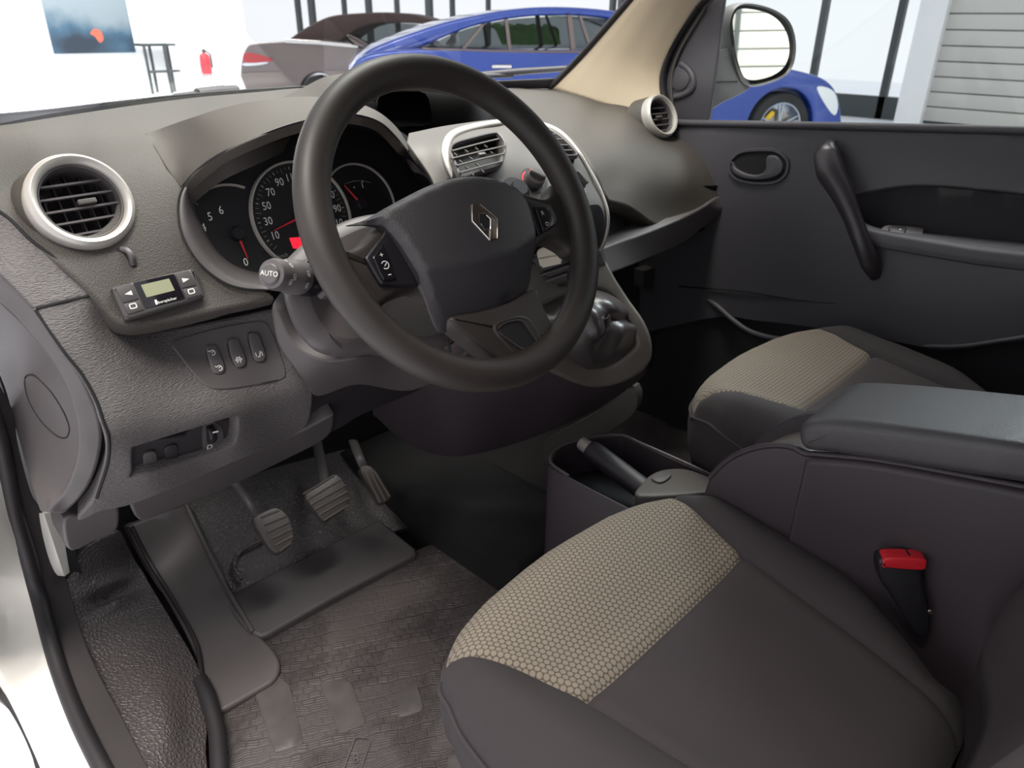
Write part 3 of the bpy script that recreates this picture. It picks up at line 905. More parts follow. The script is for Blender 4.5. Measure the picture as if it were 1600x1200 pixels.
# dials: tacho, speedometer, fuel
gc = [GF.px(369, 366), GF.px(472, 338), GF.px(563, 320)]
R0 = abs(GF.px(388, 335)[0] - gc[1][0]); 
dials = []
for i, (c, r, h) in enumerate(((gc[0], R0 * .86, .0006), (gc[1], R0, .003), (gc[2], R0 * .80, .0006))):
    f = GF.at(c[0], c[1], h)
    d = lathe('dial', f, [(0, 0), (r * .95, 0), (r, -.004)], MT['gauge'], dash, 56)
    if i == 1: arc = None
    elif i == 0: arc = (math.radians(62), math.radians(300))
    else: arc = (math.radians(-60), math.radians(140))
    lathe('dial_ring', f, [(r * .955, .0), (r * .965, .0035), (r * .995, .0035), (r * 1.01, .0), (r * 1.01, -.004)], MT['silver'], d, 64, arc=arc)
    dials.append((d, f, r))
# speedometer print
d, f, r = dials[1]
mb = MB()
for k in range(0, 45):
    a = math.radians(212 - k * 244 / 44)
    major = k % 4 == 2
    L = .035 if not major else .03
    w_ = .0007 if not major else .0018
    r1 = r * .90; r0 = r1 - r * (.10 if k % 2 == 0 and not major else .055)
    mb.add(stroke_vf(f, [(r0 * math.cos(a), r0 * math.sin(a)), (r1 * math.cos(a), r1 * math.sin(a))], w_, .0006))
mb.build('scale_marks', MT['print_dim'], d, smooth=False)
for k, s in enumerate(('10', '30', '50', '70', '90', '110', '130', '150', '170', '190', '210')):
    a = math.radians(212 - (k * 4 + 2) * 244 / 44); rr_ = r * .70
    text('numeral', s, f.at(rr_ * math.cos(a), rr_ * math.sin(a), .0007), r * .20, MT['print'], d, sx=.86)
text('unit_mark', 'km/h', f.at(-r * .62, -r * .62, .0007), r * .10, MT['print_dim'], d)
def needle(f, ang, L, back, mat_=MT['needle'], parent=None):
    g = f.turn(ang)
    o = prism('needle', g.at(0, 0, .003), [(-back, -.0022), (L * .97, -.0006), (L, 0), (L * .97, .0006), (-back, .0022)], 0, .0016, mat_, parent, .0004, 1)
    return o
tip = f.px(424, 364) if False else None
def ang_to(f, u, v):
    p = f.px(u, v); return math.atan2(p[1], p[0]), math.hypot(*p)
a, L = ang_to(f, 426, 361)
needle(f, a, L, .0, parent=d)
lathe('needle_hub', f, [(0, .009), (.010, .009), (.0115, .006), (.0115, 0)], MT['black'], d, 24)
q = [f.px(u, v) for u, v in ((452, 372), (500, 368), (500, 392), (458, 388))]
prism('warning_lamp', f, q, 0, .0012, MT['red_lamp'], d, 0.0)
# tachometer
d, f, r = dials[0]
for s, (u, v) in (('6', (345, 329)), ('5', (328, 339)), ('4', (318, 356)), ('0', (384, 410)), ('3', (316, 380)), ('2', (330, 400)), ('1', (352, 412))):
    p = f.px(u, v); text('numeral', s, f.at(p[0], p[1], .0007), r * .23, MT['print'], d, sx=.9)
mb = MB()
for k in range(15):
    a = math.radians(130 + k * 12); r1 = r * .95; r0 = r * (.84 if k % 2 else .88)
    mb.add(stroke_vf(f, [(r0 * math.cos(a), r0 * math.sin(a)), (r1 * math.cos(a), r1 * math.sin(a))], .0009, .0006))
mb.build('scale_marks', MT['print_dim'], d, smooth=False)
a, L = ang_to(f, 386, 405)
needle(f, a, L, .0, parent=d)
lathe('needle_hub', f, [(0, .010), (.0085, .010), (.0105, .006), (.0105, 0)], MT['black'], d, 24)
# fuel gauge
d, f, r = dials[2]
a, L = ang_to(f, 536, 290)
needle(f, a, L, .0, parent=d)
lathe('needle_hub', f, [(0, .010), (.008, .010), (.010, .006), (.010, 0)], MT['black'], d, 24)
p = f.px(566, 290); text('numeral', '1', f.at(p[0], p[1], .0007), r * .2, MT['print'], d)
mb = MB()
for (u, v) in ((553, 293), (566, 284)):
    p = f.px(u, v); mb.add(lathe_vf(f.at(p[0], p[1], .0007), [(0, 0), (.0018, 0)], 10))
mb.add(stroke_vf(f, [f.px(538, 288), f.px(552, 283), f.px(566, 282), f.px(580, 286)], .0006, .0006))
mb.build('scale_marks', MT['print_dim'], d, smooth=False)

# --- round air vents at both ends
def round_vent(fr, R, parent, roll=0.0, tabx=0.0):
    """R = outer radius of the silver ring"""
    ri = R * .80
    v = lathe('air_vent', fr, [(R * 1.03, -.012), (R * 1.04, -.004), (R * 1.03, .004), (R * .99, .010), (R * .93, .0125), (R * .86, .011), (R * .81, .006), (ri, .003)], MT['silver'], parent, 64)
    lathe('vent_pod', fr, [(R * 1.20, -.05), (R * 1.12, -.030), (R * 1.07, -.014), (R * 1.02, -.010)], MT['pad'], v, 56)
    lathe('inner_ring', fr, [(ri * 1.01, .003), (ri * .985, .0045), (ri * .95, .003), (ri * .93, -.004), (ri * .93, -.05)], MT['plain'], v, 56)
    lathe('vent_throat', fr, [(ri * .94, -.05), (0, -.05)], MT['void'], v, 40)
    g = fr.turn(roll); rr_ = ri * .93
    for k in range(-2, 4):
        y = (k - .35) * rr_ * .36
        if abs(y) > rr_ * .95: continue
        hw = math.sqrt(rr_ ** 2 - y ** 2)
        mb = MB().add(prism_vf(Frame_yz(g, 0, y, -.004), [(-.007, -.0009), (.0, -.0013), (.0, .0013), (-.007, .0009)], -hw, hw, 0.0))
        mb.build('slat', MT['plain'], v)
    for k in range(-2, 3):
        x = k * rr_ * .38; hh = math.sqrt(rr_ ** 2 - x ** 2)
        mb = MB().add(box_vf(g.at(x, 0, -.034), -.0008, .0008, -hh, hh, 0, .012))
        mb.build('guide_vane', MT['dark'], v)
    y = rr_ * .055
    prism('vent_tab', g.at(tabx, y * .3, -.004), rrect(rr_ * .50, rr_ * .15, rr_ * .03), -.002, .004, MT['plain_light'], v, .001)
    return v
def Frame_yz(g, a, b, h):
    """frame whose ez runs along g.ex, used to extrude a slat sideways; 2D = (depth, height)"""
    n = Frame.__new__(Frame)
    n.o = g.w(a, b, h); n.ez = g.ex; n.ex = g.ez; n.ey = g.ey
    return n
VL = Frame(PY(127, 316, -.008), (0.05, -.86, .50))
round_vent(VL, .0605, dash, roll=0.0, tabx=.008)['label'] = 'round air vent with silver ring beside the cluster'
VR = Frame(np.array([.642, -.012, 1.232]), (-.10, -.86, .42))
round_vent(VR, .050, dash)['label'] = 'round air vent with silver ring by the passenger door'
# vent closing wheel below the left vent
fr = SA.frame(203, 402, 0.0)
q = [fr.px(u, v) for u, v in ((181, 390), (190, 387), (200, 392), (209, 401), (214, 412), (210, 417), (203, 415), (198, 403), (190, 394))]
prism('wheel_slot', fr, catmull(q, 4, True), -.004, .0012, MT['void'], dash, 0.0)
pth = [fr.w(*fr.px(u, v), h) for u, v, h in ((190, 389, -.002), (199, 394, .004), (205, 403, .005), (208, 413, -.001))]
tube('thumb_wheel', catmull(pth, 6), .0042, MT['plain'], dash, 12)

# --- left side piece and lower panel
SL = Surf([(-60, 330, 'Y', .02), (0, 345, 'Y', .00), (50, 390, 'Y', -.030), (140, 460, 'Y', -.070), (54, 481, 'Y', -.066), (0, 425, 'Y', -.03), (-40, 420, 'Y', .0), (100, 440, 'Y', -.058),
           (190, 500, 'Y', -.060), (250, 520, 'Y', -.058), (330, 508, 'Y', -.065), (420, 487, 'Y', -.08), (100, 550, 'Y', -.092), (200, 560, 'Y', -.090), (150, 625, 'Y', -.110), (230, 640, 'Y', -.118), (330, 570, 'Y', -.090), (430, 560, 'Y', -.105),
           (330, 625, 'Y', -.122), (470, 600, 'Y', -.13), (168, 690, 'Y', -.118), (168, 725, 'Y', -.10), (150, 780, 'Y', -.062), (230, 690, 'Y', -.118), (370, 645, 'Y', -.125), (230, 745, 'Y', -.10), (370, 700, 'Y', -.105), (480, 650, 'Y', -.11), (215, 785, 'Y', -.06), (330, 740, 'Y', -.07), (460, 690, 'Y', -.07), (130, 812, 'Y', -.03)], 3e-4)
sheet('side_trim', SL, [(-70, 300, 1), (-20, 318), (15, 343), (50, 378), (100, 416), (143, 461, 1), (56, 480, 1), (0, 424), (-70, 360, 1)], MT['lower'], dash, step=9, roll=0.0025, depth=0.01)
low = sheet('lower_panel', SL, [(56, 484, 1), (145, 463, 1), (170, 490), (192, 508), (225, 521), (300, 512), (430, 486, 1), (440, 540), (470, 578), (486, 604, 1), (484, 640), (470, 672), (400, 706), (330, 736), (215, 784), (155, 798, 1), (124, 812), (152, 776), (169, 722), (171, 684), (161, 655), (151, 624), (129, 584), (99, 546)],
      MT['lower'], dash, step=9, roll=0.004, depth=0.02,
      holes=[[(203, 702), (215, 694), (300, 668), (366, 648), (374, 656), (374, 680), (362, 700), (300, 720), (207, 748), (202, 735)]])
# knee box hanging below it
SK = Surf([(212, 785, 'Y', -.055), (470, 690, 'Y', -.06), (225, 812, 'Y', -.02), (353, 760, 'Y', -.02), (455, 712, 'Y', -.02), (330, 745, 'Y', -.055)])
sheet('knee_panel', SK, [(208, 786, 1), (330, 738), (470, 676), (520, 650, 1), (510, 682), (453, 714), (353, 761), (250, 802), (228, 812), (216, 806)], MT['plain'], dash, step=9, roll=0.004, depth=0.06)
SK2 = Surf([(110, 800, 'Y', -.02), (180, 800, 'Y', -.02), (110, 855, 'Y', .0), (180, 830, 'Y', .0)])
sheet('fuse_cover', SK2, [(104, 812), (126, 808), (150, 797), (178, 792), (182, 815), (176, 832), (150, 842), (118, 858), (108, 850)], MT['plain'], dash, step=9, roll=0.004, depth=0.05)
# recessed switch strip in the lower panel
SRc = Surf([(203, 702, 'Y', -.098), (370, 648, 'Y', -.103), (203, 748, 'Y', -.078), (370, 700, 'Y', -.083)])
strip = sheet('switch_strip', SRc, [(196, 700, 1), (380, 640, 1), (380, 706, 1), (196, 754, 1)], MT['dark'], dash, step=14, roll=0, depth=0.008)
def sw(surf, pts, h, m, parent, name='switch', bev=.0012, ctr=None, base=-.003):
    c = np.mean(np.array(pts), 0) if ctr is None else ctr
    fr = surf.frame(c[0], c[1])
    q = catmull([fr.px(u, v) for u, v in pts], 4, True)
    return prism(name, fr, q, base, h, m, parent, bev, 3), fr
b1, fr1 = sw(SRc, [(224, 707), (240, 703), (244, 716), (240, 728), (226, 733), (223, 720)], .004, MT['plain'], strip)
b2, _ = sw(SRc, [(258, 698), (274, 693), (277, 706), (273, 717), (259, 722), (257, 710)], .003, MT['dark'], strip, 'blank_switch')
text('car_mark', '=', fr1.at(*fr1.px(232, 727), .0045), .012, MT['print'], b1)
fw = SRc.frame(328, 680)
dsh = prism('wheel_dish', fw, catmull([fw.px(u, v) for u, v in ((318, 662), (332, 658), (347, 670), (346, 690), (330, 704), (317, 700))], 4, True), -.003, .001, MT['plain'], strip, 0.0)
g = Frame(fw.w(*fw.px(327, 676), .0), fw.ex, up=fw.ey)
lathe('leveling_wheel', g, [(0, -.005), (.015, -.005), (.016, -.003), (.016, .003), (.015, .005), (0, .005)], MT['black'], strip, 24)
text('lamp_mark', 'D', fw.at(*fw.px(326, 696), .004), .013, MT['print'], strip)
MB().add(stroke_vf(fw, [fw.px(324, 665), fw.px(333, 663)], .003, .0165)).build('wheel_line', MT['print'], strip, smooth=False)
# upper switch plate with three rockers
plate = sheet('switch_plate', SL, [(270, 536), (300, 525), (345, 513), (395, 504), (414, 505), (424, 520), (436, 550), (445, 582), (438, 592), (400, 600), (350, 607), (325, 603), (303, 583), (283, 557)], MT['plain'], dash, step=8, roll=0.0015, depth=0.004, lift=0.0015)
tube('plate_seam', catmull(list(SL(np.array([(270, 536), (300, 525), (345, 513), (395, 504), (414, 505), (424, 520), (436, 550), (445, 582), (438, 592), (400, 600), (350, 607), (325, 603), (303, 583), (283, 557), (270, 536)], float))), 5), .0013, MT['void'], dash, 6)
rk = []
for pts, marks in (([(320, 543), (328, 540), (337, 542), (343, 555), (350, 574), (348, 583), (339, 586), (331, 582), (325, 565)], (('C', 332, 551), ('C', 343, 575))),
                   ([(355, 533), (362, 530), (371, 532), (377, 545), (383, 563), (381, 572), (373, 575), (365, 571), (358, 552)], (('o', 373, 562),)),
                   ([(387, 523), (394, 520), (403, 522), (408, 535), (414, 554), (412, 563), (404, 566), (396, 562), (390, 542)], (('b', 405, 554),))):
    s, fr = sw(SL, pts, .0065, MT['plain'], plate, 'rocker_switch', .002)
    for ch, u, v in marks:
        f2 = fr.at(*fr.px(u, v, .0068), .0069)
        mb = MB()
        if ch == 'C':
            mb.add(stroke_vf(f2, circle(.0036, 12, a0=-2.2, a1=2.6), .0011)).add(stroke_vf(f2, [(-.001, 0), (.0022, .002)], .0011)).add(stroke_vf(f2, [(-.0052, .0042), (-.0022, .0016)], .0011))
        elif ch == 'o':
            mb.add(stroke_vf(f2, circle(.0034, 12, a0=-1.2, a1=4.2), .0012)).add(stroke_vf(f2, circle(.0014, 8), .001, closed=True))
            for k in range(6): mb.add(stroke_vf(f2, [(.0038 * math.cos(k), .0038 * math.sin(k)), (.0052 * math.cos(k), .0052 * math.sin(k))], .0012))
        else:
            mb.add(stroke_vf(f2, [(-.003, -.003), (.0, -.003), (.003, .0045)], .0014)).add(stroke_vf(f2, [(-.0045, .004), (-.0045, -.002)], .001)).add(stroke_vf(f2, [(.0045, .0035), (.0045, -.003)], .001))
        mb.build('mark', MT['print'], s, smooth=False)
    tube('rocker_gap', catmull([fr.w(*fr.px(u, v), .0018) for u, v in pts], 4, True), .0011, MT['void'], plate, 6)

for pts in ([(55, 484), (98, 547), (128, 585), (150, 625), (161, 657), (170, 686), (168, 724), (151, 778)], [(-20, 317), (15, 342), (50, 377), (100, 414), (146, 461), (172, 488), (194, 505)], [(56, 482), (100, 471), (143, 461)]):
    tube('panel_gap', catmull(list(SL(np.array(pts, float))), 6), .0022, MT['void'], dash, 6)
# --- left end of the dash: rolled edge and oval side cover
SE = Surf([(-60, 400, 'Y', .03), (0, 436, 'Y', -.02), (54, 492, 'Y', -.060), (100, 556, 'Y', -.085), (140, 630, 'Y', -.10), (155, 690, 'Y', -.095), (140, 750, 'Y', -.065), (100, 795, 'Y', -.03),
           (0, 475, 'Y', -.01), (50, 530, 'Y', -.05), (90, 590, 'Y', -.075), (115, 640, 'Y', -.088), (125, 690, 'Y', -.085), (110, 750, 'Y', -.055), (75, 792, 'Y', -.03), (-60, 440, 'Y', .04), (0, 600, 'Y', .10), (35, 720, 'Y', .06), (-50, 500, 'Y', .11)], 3e-4)
sheet('end_roll', SE, [(-70, 390, 1), (0, 432), (54, 488), (100, 554), (138, 622), (153, 672), (150, 712), (134, 758), (104, 794), (76, 800, 1), (100, 776), (117, 742), (126, 694), (119, 640), (92, 578), (50, 520), (0, 470), (-70, 425, 1)], MT['plain'], dash, step=8, roll=0.004, depth=0.015)
SC = Surf([(0, 470, 'Y', .0), (50, 522, 'Y', -.035), (92, 580, 'Y', -.058), (119, 640, 'Y', -.070), (124, 694, 'Y', -.066), (100, 776, 'Y', -.035), (70, 795, 'Y', -.02), (40, 720, 'Y', .06), (0, 560, 'Y', .10), (0, 640, 'Y', .12), (75, 635, 'Y', -.022), (40, 610, 'Y', .02)], 3e-4)
side = sheet('side_cover', SC, [(-60, 420, 1), (0, 474), (50, 524), (90, 580), (116, 640), (123, 692), (114, 742), (98, 776), (78, 794), (63, 796, 1), (40, 722), (18, 640), (0, 585), (-60, 450, 1)], MT['plain'], dash, step=8, roll=0.003, depth=0.02)
tube('cover_outline', catmull(list(SC(np.array([(39, 592), (44, 586), (56, 588), (78, 610), (96, 637), (107, 662), (108, 675), (102, 684), (88, 680), (66, 660), (48, 632), (40, 608)], float))), 6, True), .0011, MT['void'], side, 6)

# --- middle of the dashboard: hooded display recess, sloping centre pad
SV = Surf([(440, 153, 'Y', .30), (512, 120, 'Y', .27), (570, 113, 'Y', .26), (640, 112, 'Y', .26), (720, 121, 'Y', .24), (780, 145, 'Y', .20), (832, 188, 'Y', .06),
           (500, 160, 'Y', .16), (530, 140, 'Y', .14), (570, 128, 'Y', .13), (640, 127, 'Y', .13), (715, 136, 'Y', .11), (770, 157, 'Y', .08), (818, 188, 'Y', .0)], 2e-4)
sheet('display_hood', SV, [(438, 154, 1), (475, 136), (512, 119), (570, 112), (640, 111), (720, 120), (780, 145), (832, 189, 1), (818, 188, 1), (770, 158), (715, 137), (640, 128), (570, 129), (535, 139), (515, 150), (490, 165, 1)], MT['hood'], dash, step=8, roll=0.003, depth=0.012)
SVb = Surf([(480, 120, 'Y', .30), (850, 120, 'Y', .26), (480, 210, 'Y', .22), (850, 210, 'Y', .20)])
rec = sheet('display_recess', SVb, [(495, 168, 1), (530, 135), (640, 122), (715, 130), (775, 155), (835, 190, 1), (830, 212, 1), (640, 235, 1), (500, 225, 1)], MT['void'], dash, step=18, roll=0, depth=0.01)
SVs = Surf([(590, 140, 'Y', .20), (680, 140, 'Y', .18), (590, 195, 'Y', .17), (680, 195, 'Y', .15)])
sheet('display_screen', SVs, [(597, 148), (640, 144), (664, 146), (672, 168), (672, 192), (640, 196), (598, 198), (592, 175)], MT['gloss_black'], dash, step=12, roll=0.002, depth=0.01)

SM = Surf([(640, 210, 'Y', -.030), (640, 235, 'Y', -.085), (700, 196, 'Y', -.02), (780, 186, 'Y', -.025), (832, 188, 'Y', -.03), (660, 258, 'Y', -.112), (690, 230, 'Y', -.112), (700, 290, 'Y', -.155), (745, 240, 'Y', -.150), (868, 222, 'Y', -.140), (800, 192, 'Y', -.06), (850, 200, 'Y', -.075),
           (900, 235, 'X', .150), (930, 285, 'X', .150), (950, 330, 'X', .140), (945, 380, 'X', .125), (930, 405, 'X', .105), (830, 290, 'Y', -.205), (760, 300, 'Y', -.19), (880, 330, 'Y', -.255), (800, 380, 'Y', -.25)], 2e-4)
mid = sheet('centre_pad', SM, [(637, 222, 1), (640, 208, 1), (700, 196), (780, 186), (832, 188), (868, 198), (895, 220), (922, 258), (942, 300), (951, 335), (950, 365), (940, 392), (920, 402), (895, 392), (850, 376), (700, 366, 1), (690, 345), (680, 290), (660, 255)], MT['plain_light'], dash, step=9, roll=0.002, depth=0.03, holes=[[(705, 237), (711, 226), (738, 217), (768, 210), (779, 212), (788, 226), (785, 245), (777, 256), (750, 265), (723, 274), (713, 256)], [(833, 204), (841, 203), (856, 204), (873, 213), (887, 225), (899, 240), (885, 242), (867, 244), (859, 237), (849, 224), (840, 213)]])
trim = [(728, 308), (712, 283), (699, 258), (695, 234), (706, 212), (740, 200), (790, 192), (835, 194), (870, 206), (898, 233), (920, 268), (939, 305), (948, 335), (947, 362), (938, 388), (922, 404)]
tp = SM(np.array(trim, float)); nn = np.array([0, -.72, .69])
path = catmull([p + nn * .003 for p in tp], 6)
rr = np.interp(np.linspace(0, 15, len(path)), range(16), [.0065, .0075, .0075, .007, .007, .007, .006, .006, .005, .0035, .003, .003, .003, .003, .003, .002])
tube('silver_trim', path, rr, MT['silver'], mid, 12, flat=(1.0, .7), up=(0, -.7, .7))

def rect_vent(surf, pts, slats, dots, tab, parent):
    c = np.mean(np.array(pts), 0)
    fr = surf.frame(c[0], c[1])
    lp = catmull([fr.px(u, v) for u, v in pts], 5, True)
    o = ccw(lp)
    inn = inset2d(o, .0028)
    V, Fc = loft_vf([[fr.w(x, y, -.006) for x, y in inset2d(o, -.002)], [fr.w(x, y, .001) for x, y in inset2d(o, -.001)], [fr.w(x, y, .0025) for x, y in inset2d(o, .001)], [fr.w(x, y, .0015) for x, y in inn], [fr.w(x, y, -.004) for x, y in inset2d(o, .0033)]], True)
    v = mesh('air_vent', V, Fc, MT['plain'], parent); fixn(v)
    prism('vent_throat', fr, inset2d(o, -.002), -.040, -.030, MT['void'], v, 0.0)
    V, Fc = loft_vf([[fr.w(x, y, .0) for x, y in inset2d(o, .002)], [fr.w(x, y, -.032) for x, y in inset2d(o, .002)]], True)
    mesh('vent_duct', V, Fc, MT['black'], v)
    for (a, b) in slats:
        pa, pb = fr.w(*fr.px(*a, .004), .004), fr.w(*fr.px(*b, .004), .004)
        tube('slat', [pa, pa * .5 + pb * .5 + fr.ez * .0006, pb], .0019, MT['plain_light'], v, 8, flat=(1, .8))
    for (u, q) in dots:
        p = fr.px(u, q, .002)
        mesh('guide_vane', *box_vf(fr.at(p[0], p[1], .0), -.0007, .0007, -.004, .004, 0, .0025), MT['plain_light'], v)
    p = fr.px(*tab, .005)
    prism('vent_tab', fr.at(p[0], p[1], 0), rrect(.016, .0065, .001), .002, .007, MT['plain_light'], v, .001)
    return v
rect_vent(SM, [(703, 236), (709, 224), (738, 215), (768, 208), (780, 210), (790, 226), (787, 246), (779, 258), (750, 267), (722, 276), (711, 256)],
          [((706, 236), (779, 217)), ((705, 248), (789, 228)), ((713, 259), (787, 240)), ((718, 270), (785, 252))],
          [(712, 241), (729, 236), (745, 232), (759, 228), (720, 252), (736, 247), (768, 238), (730, 262), (746, 257), (738, 272), (754, 267)], (753, 241), mid)['label'] = 'left of the two centre air vents'
rect_vent(SM, [(830, 203), (840, 201), (856, 202), (874, 212), (888, 224), (902, 241), (885, 244), (866, 246), (858, 238), (848, 224), (838, 212)],
          [((836, 209), (868, 210)), ((843, 218), (879, 218)), ((851, 227), (888, 227)), ((858, 236), (895, 235))],
          [(866, 214), (860, 214), (872, 222), (862, 222), (878, 231), (868, 231), (884, 240), (874, 240)], (852, 221), mid)['label'] = 'right of the two centre air vents'

def knob(u, v, R, rk, parent, mark=None, lean=0.0, label=None):
    fr = SM.frame(u, v)
    k = lathe('heater_control', fr, [(R * 1.08, -.004), (R * 1.04, .0022), (R * .98, .0022), (R * .93, .001), (R * .80, .0006), (0, .0006)], MT['plain'], parent, 48, label=label)
    lathe('control_scale', fr, [(rk * .9, .0026), (R * .95, .0026), (R * .96, .001)], MT['black'], k, 40)
    kn = lathe('control_knob', fr, [(rk, .001), (rk * .98, .014), (rk * .9, .016), (0, .016)], MT['plain'] if mark is not None else MT['black'], k, 40)
    if mark is not None: mesh('knob_ridge', *prism_vf(fr.turn(lean).at(0, 0, .012), rrect(rk * .5, rk * 1.7, rk * .2), 0, .012, .002), MT['plain_light'], kn)
    if mark is not None:
        mb = MB().add(stroke_vf(fr, [(R * .80 * math.cos(t), R * .80 * math.sin(t)) for t in np.linspace(mark[0], mark[1], 8)], R * .12, .0032))
        mb.build('red_scale', MT['red'], k, smooth=False)
        mesh('knob_pointer', *prism_vf(fr.turn(mark[2]).at(0, rk * .8, .0135), rrect(.004, .007, .001), 0, .003, .0005), MT['red'], kn)
    return k
knob(897, 288, .026, .0165, mid, (1.2, 2.2, .35), .2)
knob(833, 284, .026, .0165, mid, (2.0, 3.0, .5), .9)
knob(806, 300, .027, .015, mid, None, .3)
# open bin in the lower right of the centre panel
fr = SM.frame(926, 355)
q = catmull([fr.px(u, v) for u, v in ((911, 325), (926, 319), (937, 322), (943, 340), (941, 366), (932, 392), (920, 398), (908, 380), (905, 350))], 5, True)
prism('storage_bin', fr, q, -.004, .0015, MT['black'], mid, .001, label='black open bin beside the wheel rim')

# --- passenger side
SP2 = Surf([(740, 141, 'Y', .44), (800, 139, 'Y', .42), (870, 139, 'X', .660), (930, 150, 'X', .675), (985, 165, 'X', .690), (800, 160, 'Y', .20), (860, 165, 'Y', .20), (930, 172, 'X', .60),
            (845, 193, 'Y', .00), (900, 194, 'Y', -.005), (985, 188, 'Y', -.005), (1030, 205, 'X', .68), (900, 220, 'Y', -.085), (960, 225, 'Y', -.085), (1020, 230, 'Y', -.075), (1075, 225, 'X', .705), (1105, 262, 'X', .70), (1122, 308, 'X', .695),
            (930, 262, 'X', .19), (950, 312, 'X', .175), (1000, 332, 'X', .34), (1036, 350, 'X', .455), (1060, 344, 'X', .52), (1105, 322, 'X', .65), (1000, 285, 'X', .375), (1060, 290, 'X', .54), (960, 280, 'X', .27)], 6e-3)
sheet('passenger_pad', SP2, [(735, 141, 1), (800, 139), (870, 139), (930, 150), (990, 166, 1), (1010, 180), (1040, 203), (1070, 216), (1095, 245), (1112, 278), (1123, 306, 1), (1106, 322), (1080, 336), (1058, 346), (1036, 351), (1018, 345), (998, 330), (978, 318), (952, 311, 1), (938, 280), (915, 240), (890, 212), (862, 197), (826, 189, 1), (795, 165)],
      MT['hood'], dash, step=10, roll=0.006, depth=0.03)
cr = SP2(np.array([(845, 193), (880, 193), (930, 191), (975, 190), (1000, 196)], float))
# shelf below it
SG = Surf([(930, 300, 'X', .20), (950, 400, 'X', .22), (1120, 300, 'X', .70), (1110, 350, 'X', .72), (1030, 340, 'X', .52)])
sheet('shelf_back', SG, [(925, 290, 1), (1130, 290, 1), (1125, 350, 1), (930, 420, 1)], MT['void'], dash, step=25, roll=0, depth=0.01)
ST = Surf([(938, 392, 'X', .11), (950, 424, 'X', .12), (1000, 369, 'X', .31), (1000, 406, 'X', .325), (1062, 348, 'X', .50), (1062, 380, 'X', .525), (1122, 310, 'X', .690), (1128, 326, 'X', .695), (1105, 350, 'X', .67)], 2e-4)
sheet('shelf_lip', ST, [(936, 392, 1), (975, 378), (1000, 370), (1050, 350), (1095, 328), (1122, 309), (1129, 314), (1125, 330), (1112, 346), (1095, 357), (1062, 381), (1000, 407), (952, 425, 1)], MT['plain'], dash, step=9, roll=0.004, depth=0.10)
SB = Surf([(1002, 425, 'Y', .0), (1026, 420, 'Y', .0), (1004, 452, 'Y', .0), (1026, 452, 'Y', .0)])
sheet('footwell_bracket', SB, [(1006, 424, 1), (1026, 417, 1), (1026, 452, 1), (1006, 453, 1)], MT['plain_light'], dash, step=8, roll=0.001, depth=0.03)

# ================================================================== STEERING WHEEL AND COLUMN
til, yaw = .56, -.05
WF = Frame((-0.362, -0.420, 1.2245), (math.sin(yaw) * math.cos(til), -math.cos(yaw) * math.cos(til), math.sin(til)))
def wp(u, v, h=0.0): return WF.px(u, v, h)
wheel = empty('steering_wheel', WF.w(0, 0, -.06), 'dark foam steering wheel with airbag pad and chrome diamond emblem', 'steering wheel')
# rim
Rm, rt = .1840, .0205
prof = [(Rm + rt * .95 * math.cos(t), rt * .88 * math.sin(t)) for t in np.linspace(0, 2 * math.pi, 21)[:-1]]
lathe('rim', WF, prof, MT['rim'], wheel, 120, closed=True)
# moulded spoke body: left, right and lower arms
def solid(name, pts, h0, h1, m, parent, bevel=.007, seg=5, n=5, hp=None, label=None, dome=0):
    q = outline([tuple(wp(p[0], p[1], hp if hp is not None else h1)) + tuple(p[2:]) for p in pts], n)
    return prism(name, WF, q, h0, h1, m, parent, bevel, seg, label, 50, dome)
sp = solid('spoke', [(512, 372), (522, 382), (545, 388), (566, 378), (583, 358), (600, 345), (640, 350), (700, 430), (690, 470), (656, 452), (630, 458), (610, 468), (592, 478), (560, 455), (528, 420), (505, 385)], -.030, -.002, MT['rim'], wheel, .009, label='left spoke')
sp2 = solid('spoke', [(800, 292), (822, 300), (850, 308), (862, 303), (868, 285), (905, 300), (925, 360), (924, 392), (900, 396), (884, 384), (866, 375), (852, 376), (842, 386), (820, 400), (790, 360)], -.030, -.004, MT['rim'], wheel, .009, label='right spoke')
sp3 = solid('spoke', [(704, 496), (734, 527), (760, 547), (782, 564), (798, 592), (838, 588), (884, 560), (902, 532), (882, 530), (868, 513), (852, 480), (838, 450), (800, 470), (750, 485)], -.030, -.001, MT['rim'], wheel, .006, label='lower spoke')
# hollow in the lower spoke
q = outline([tuple(wp(u, v, 0.0)) for u, v in ((775, 512), (800, 500), (818, 498), (832, 508), (848, 535), (858, 556), (850, 565), (832, 568), (818, 560), (795, 538))], 5)
o = ccw(q)
V, Fc = loft_vf([[WF.w(x, y, -.0012) for x, y in inset2d(o, -.004)], [WF.w(x, y, .0006) for x, y in inset2d(o, -.001)], [WF.w(x, y, -.0002) for x, y in o]], True)
pl = mesh('spoke_insert', V, Fc, MT['rim'], wheel); fixn(pl)
prism('spoke_insert_face', WF, o, -.006, .0002, MT['rim'], pl, 0.0)
q2 = outline([tuple(wp(u, v, 0.0)) for u, v in ((776, 514), (798, 503), (814, 502), (826, 515), (840, 538), (838, 548), (820, 548), (800, 536))], 5)
o2 = ccw(q2); c2 = o2.mean(0)
V, Fc = loft_vf([[WF.w(x, y, -.0030) for x, y in o2], [WF.w(*(c2 + (np.array(p) - c2) * .93), -.007) for p in o2], [WF.w(*(c2 + (np.array(p) - c2) * .72), -.022) for p in o2], [WF.w(*(c2 + (np.array(p) - c2) * .3), -.0245) for p in o2]], True)
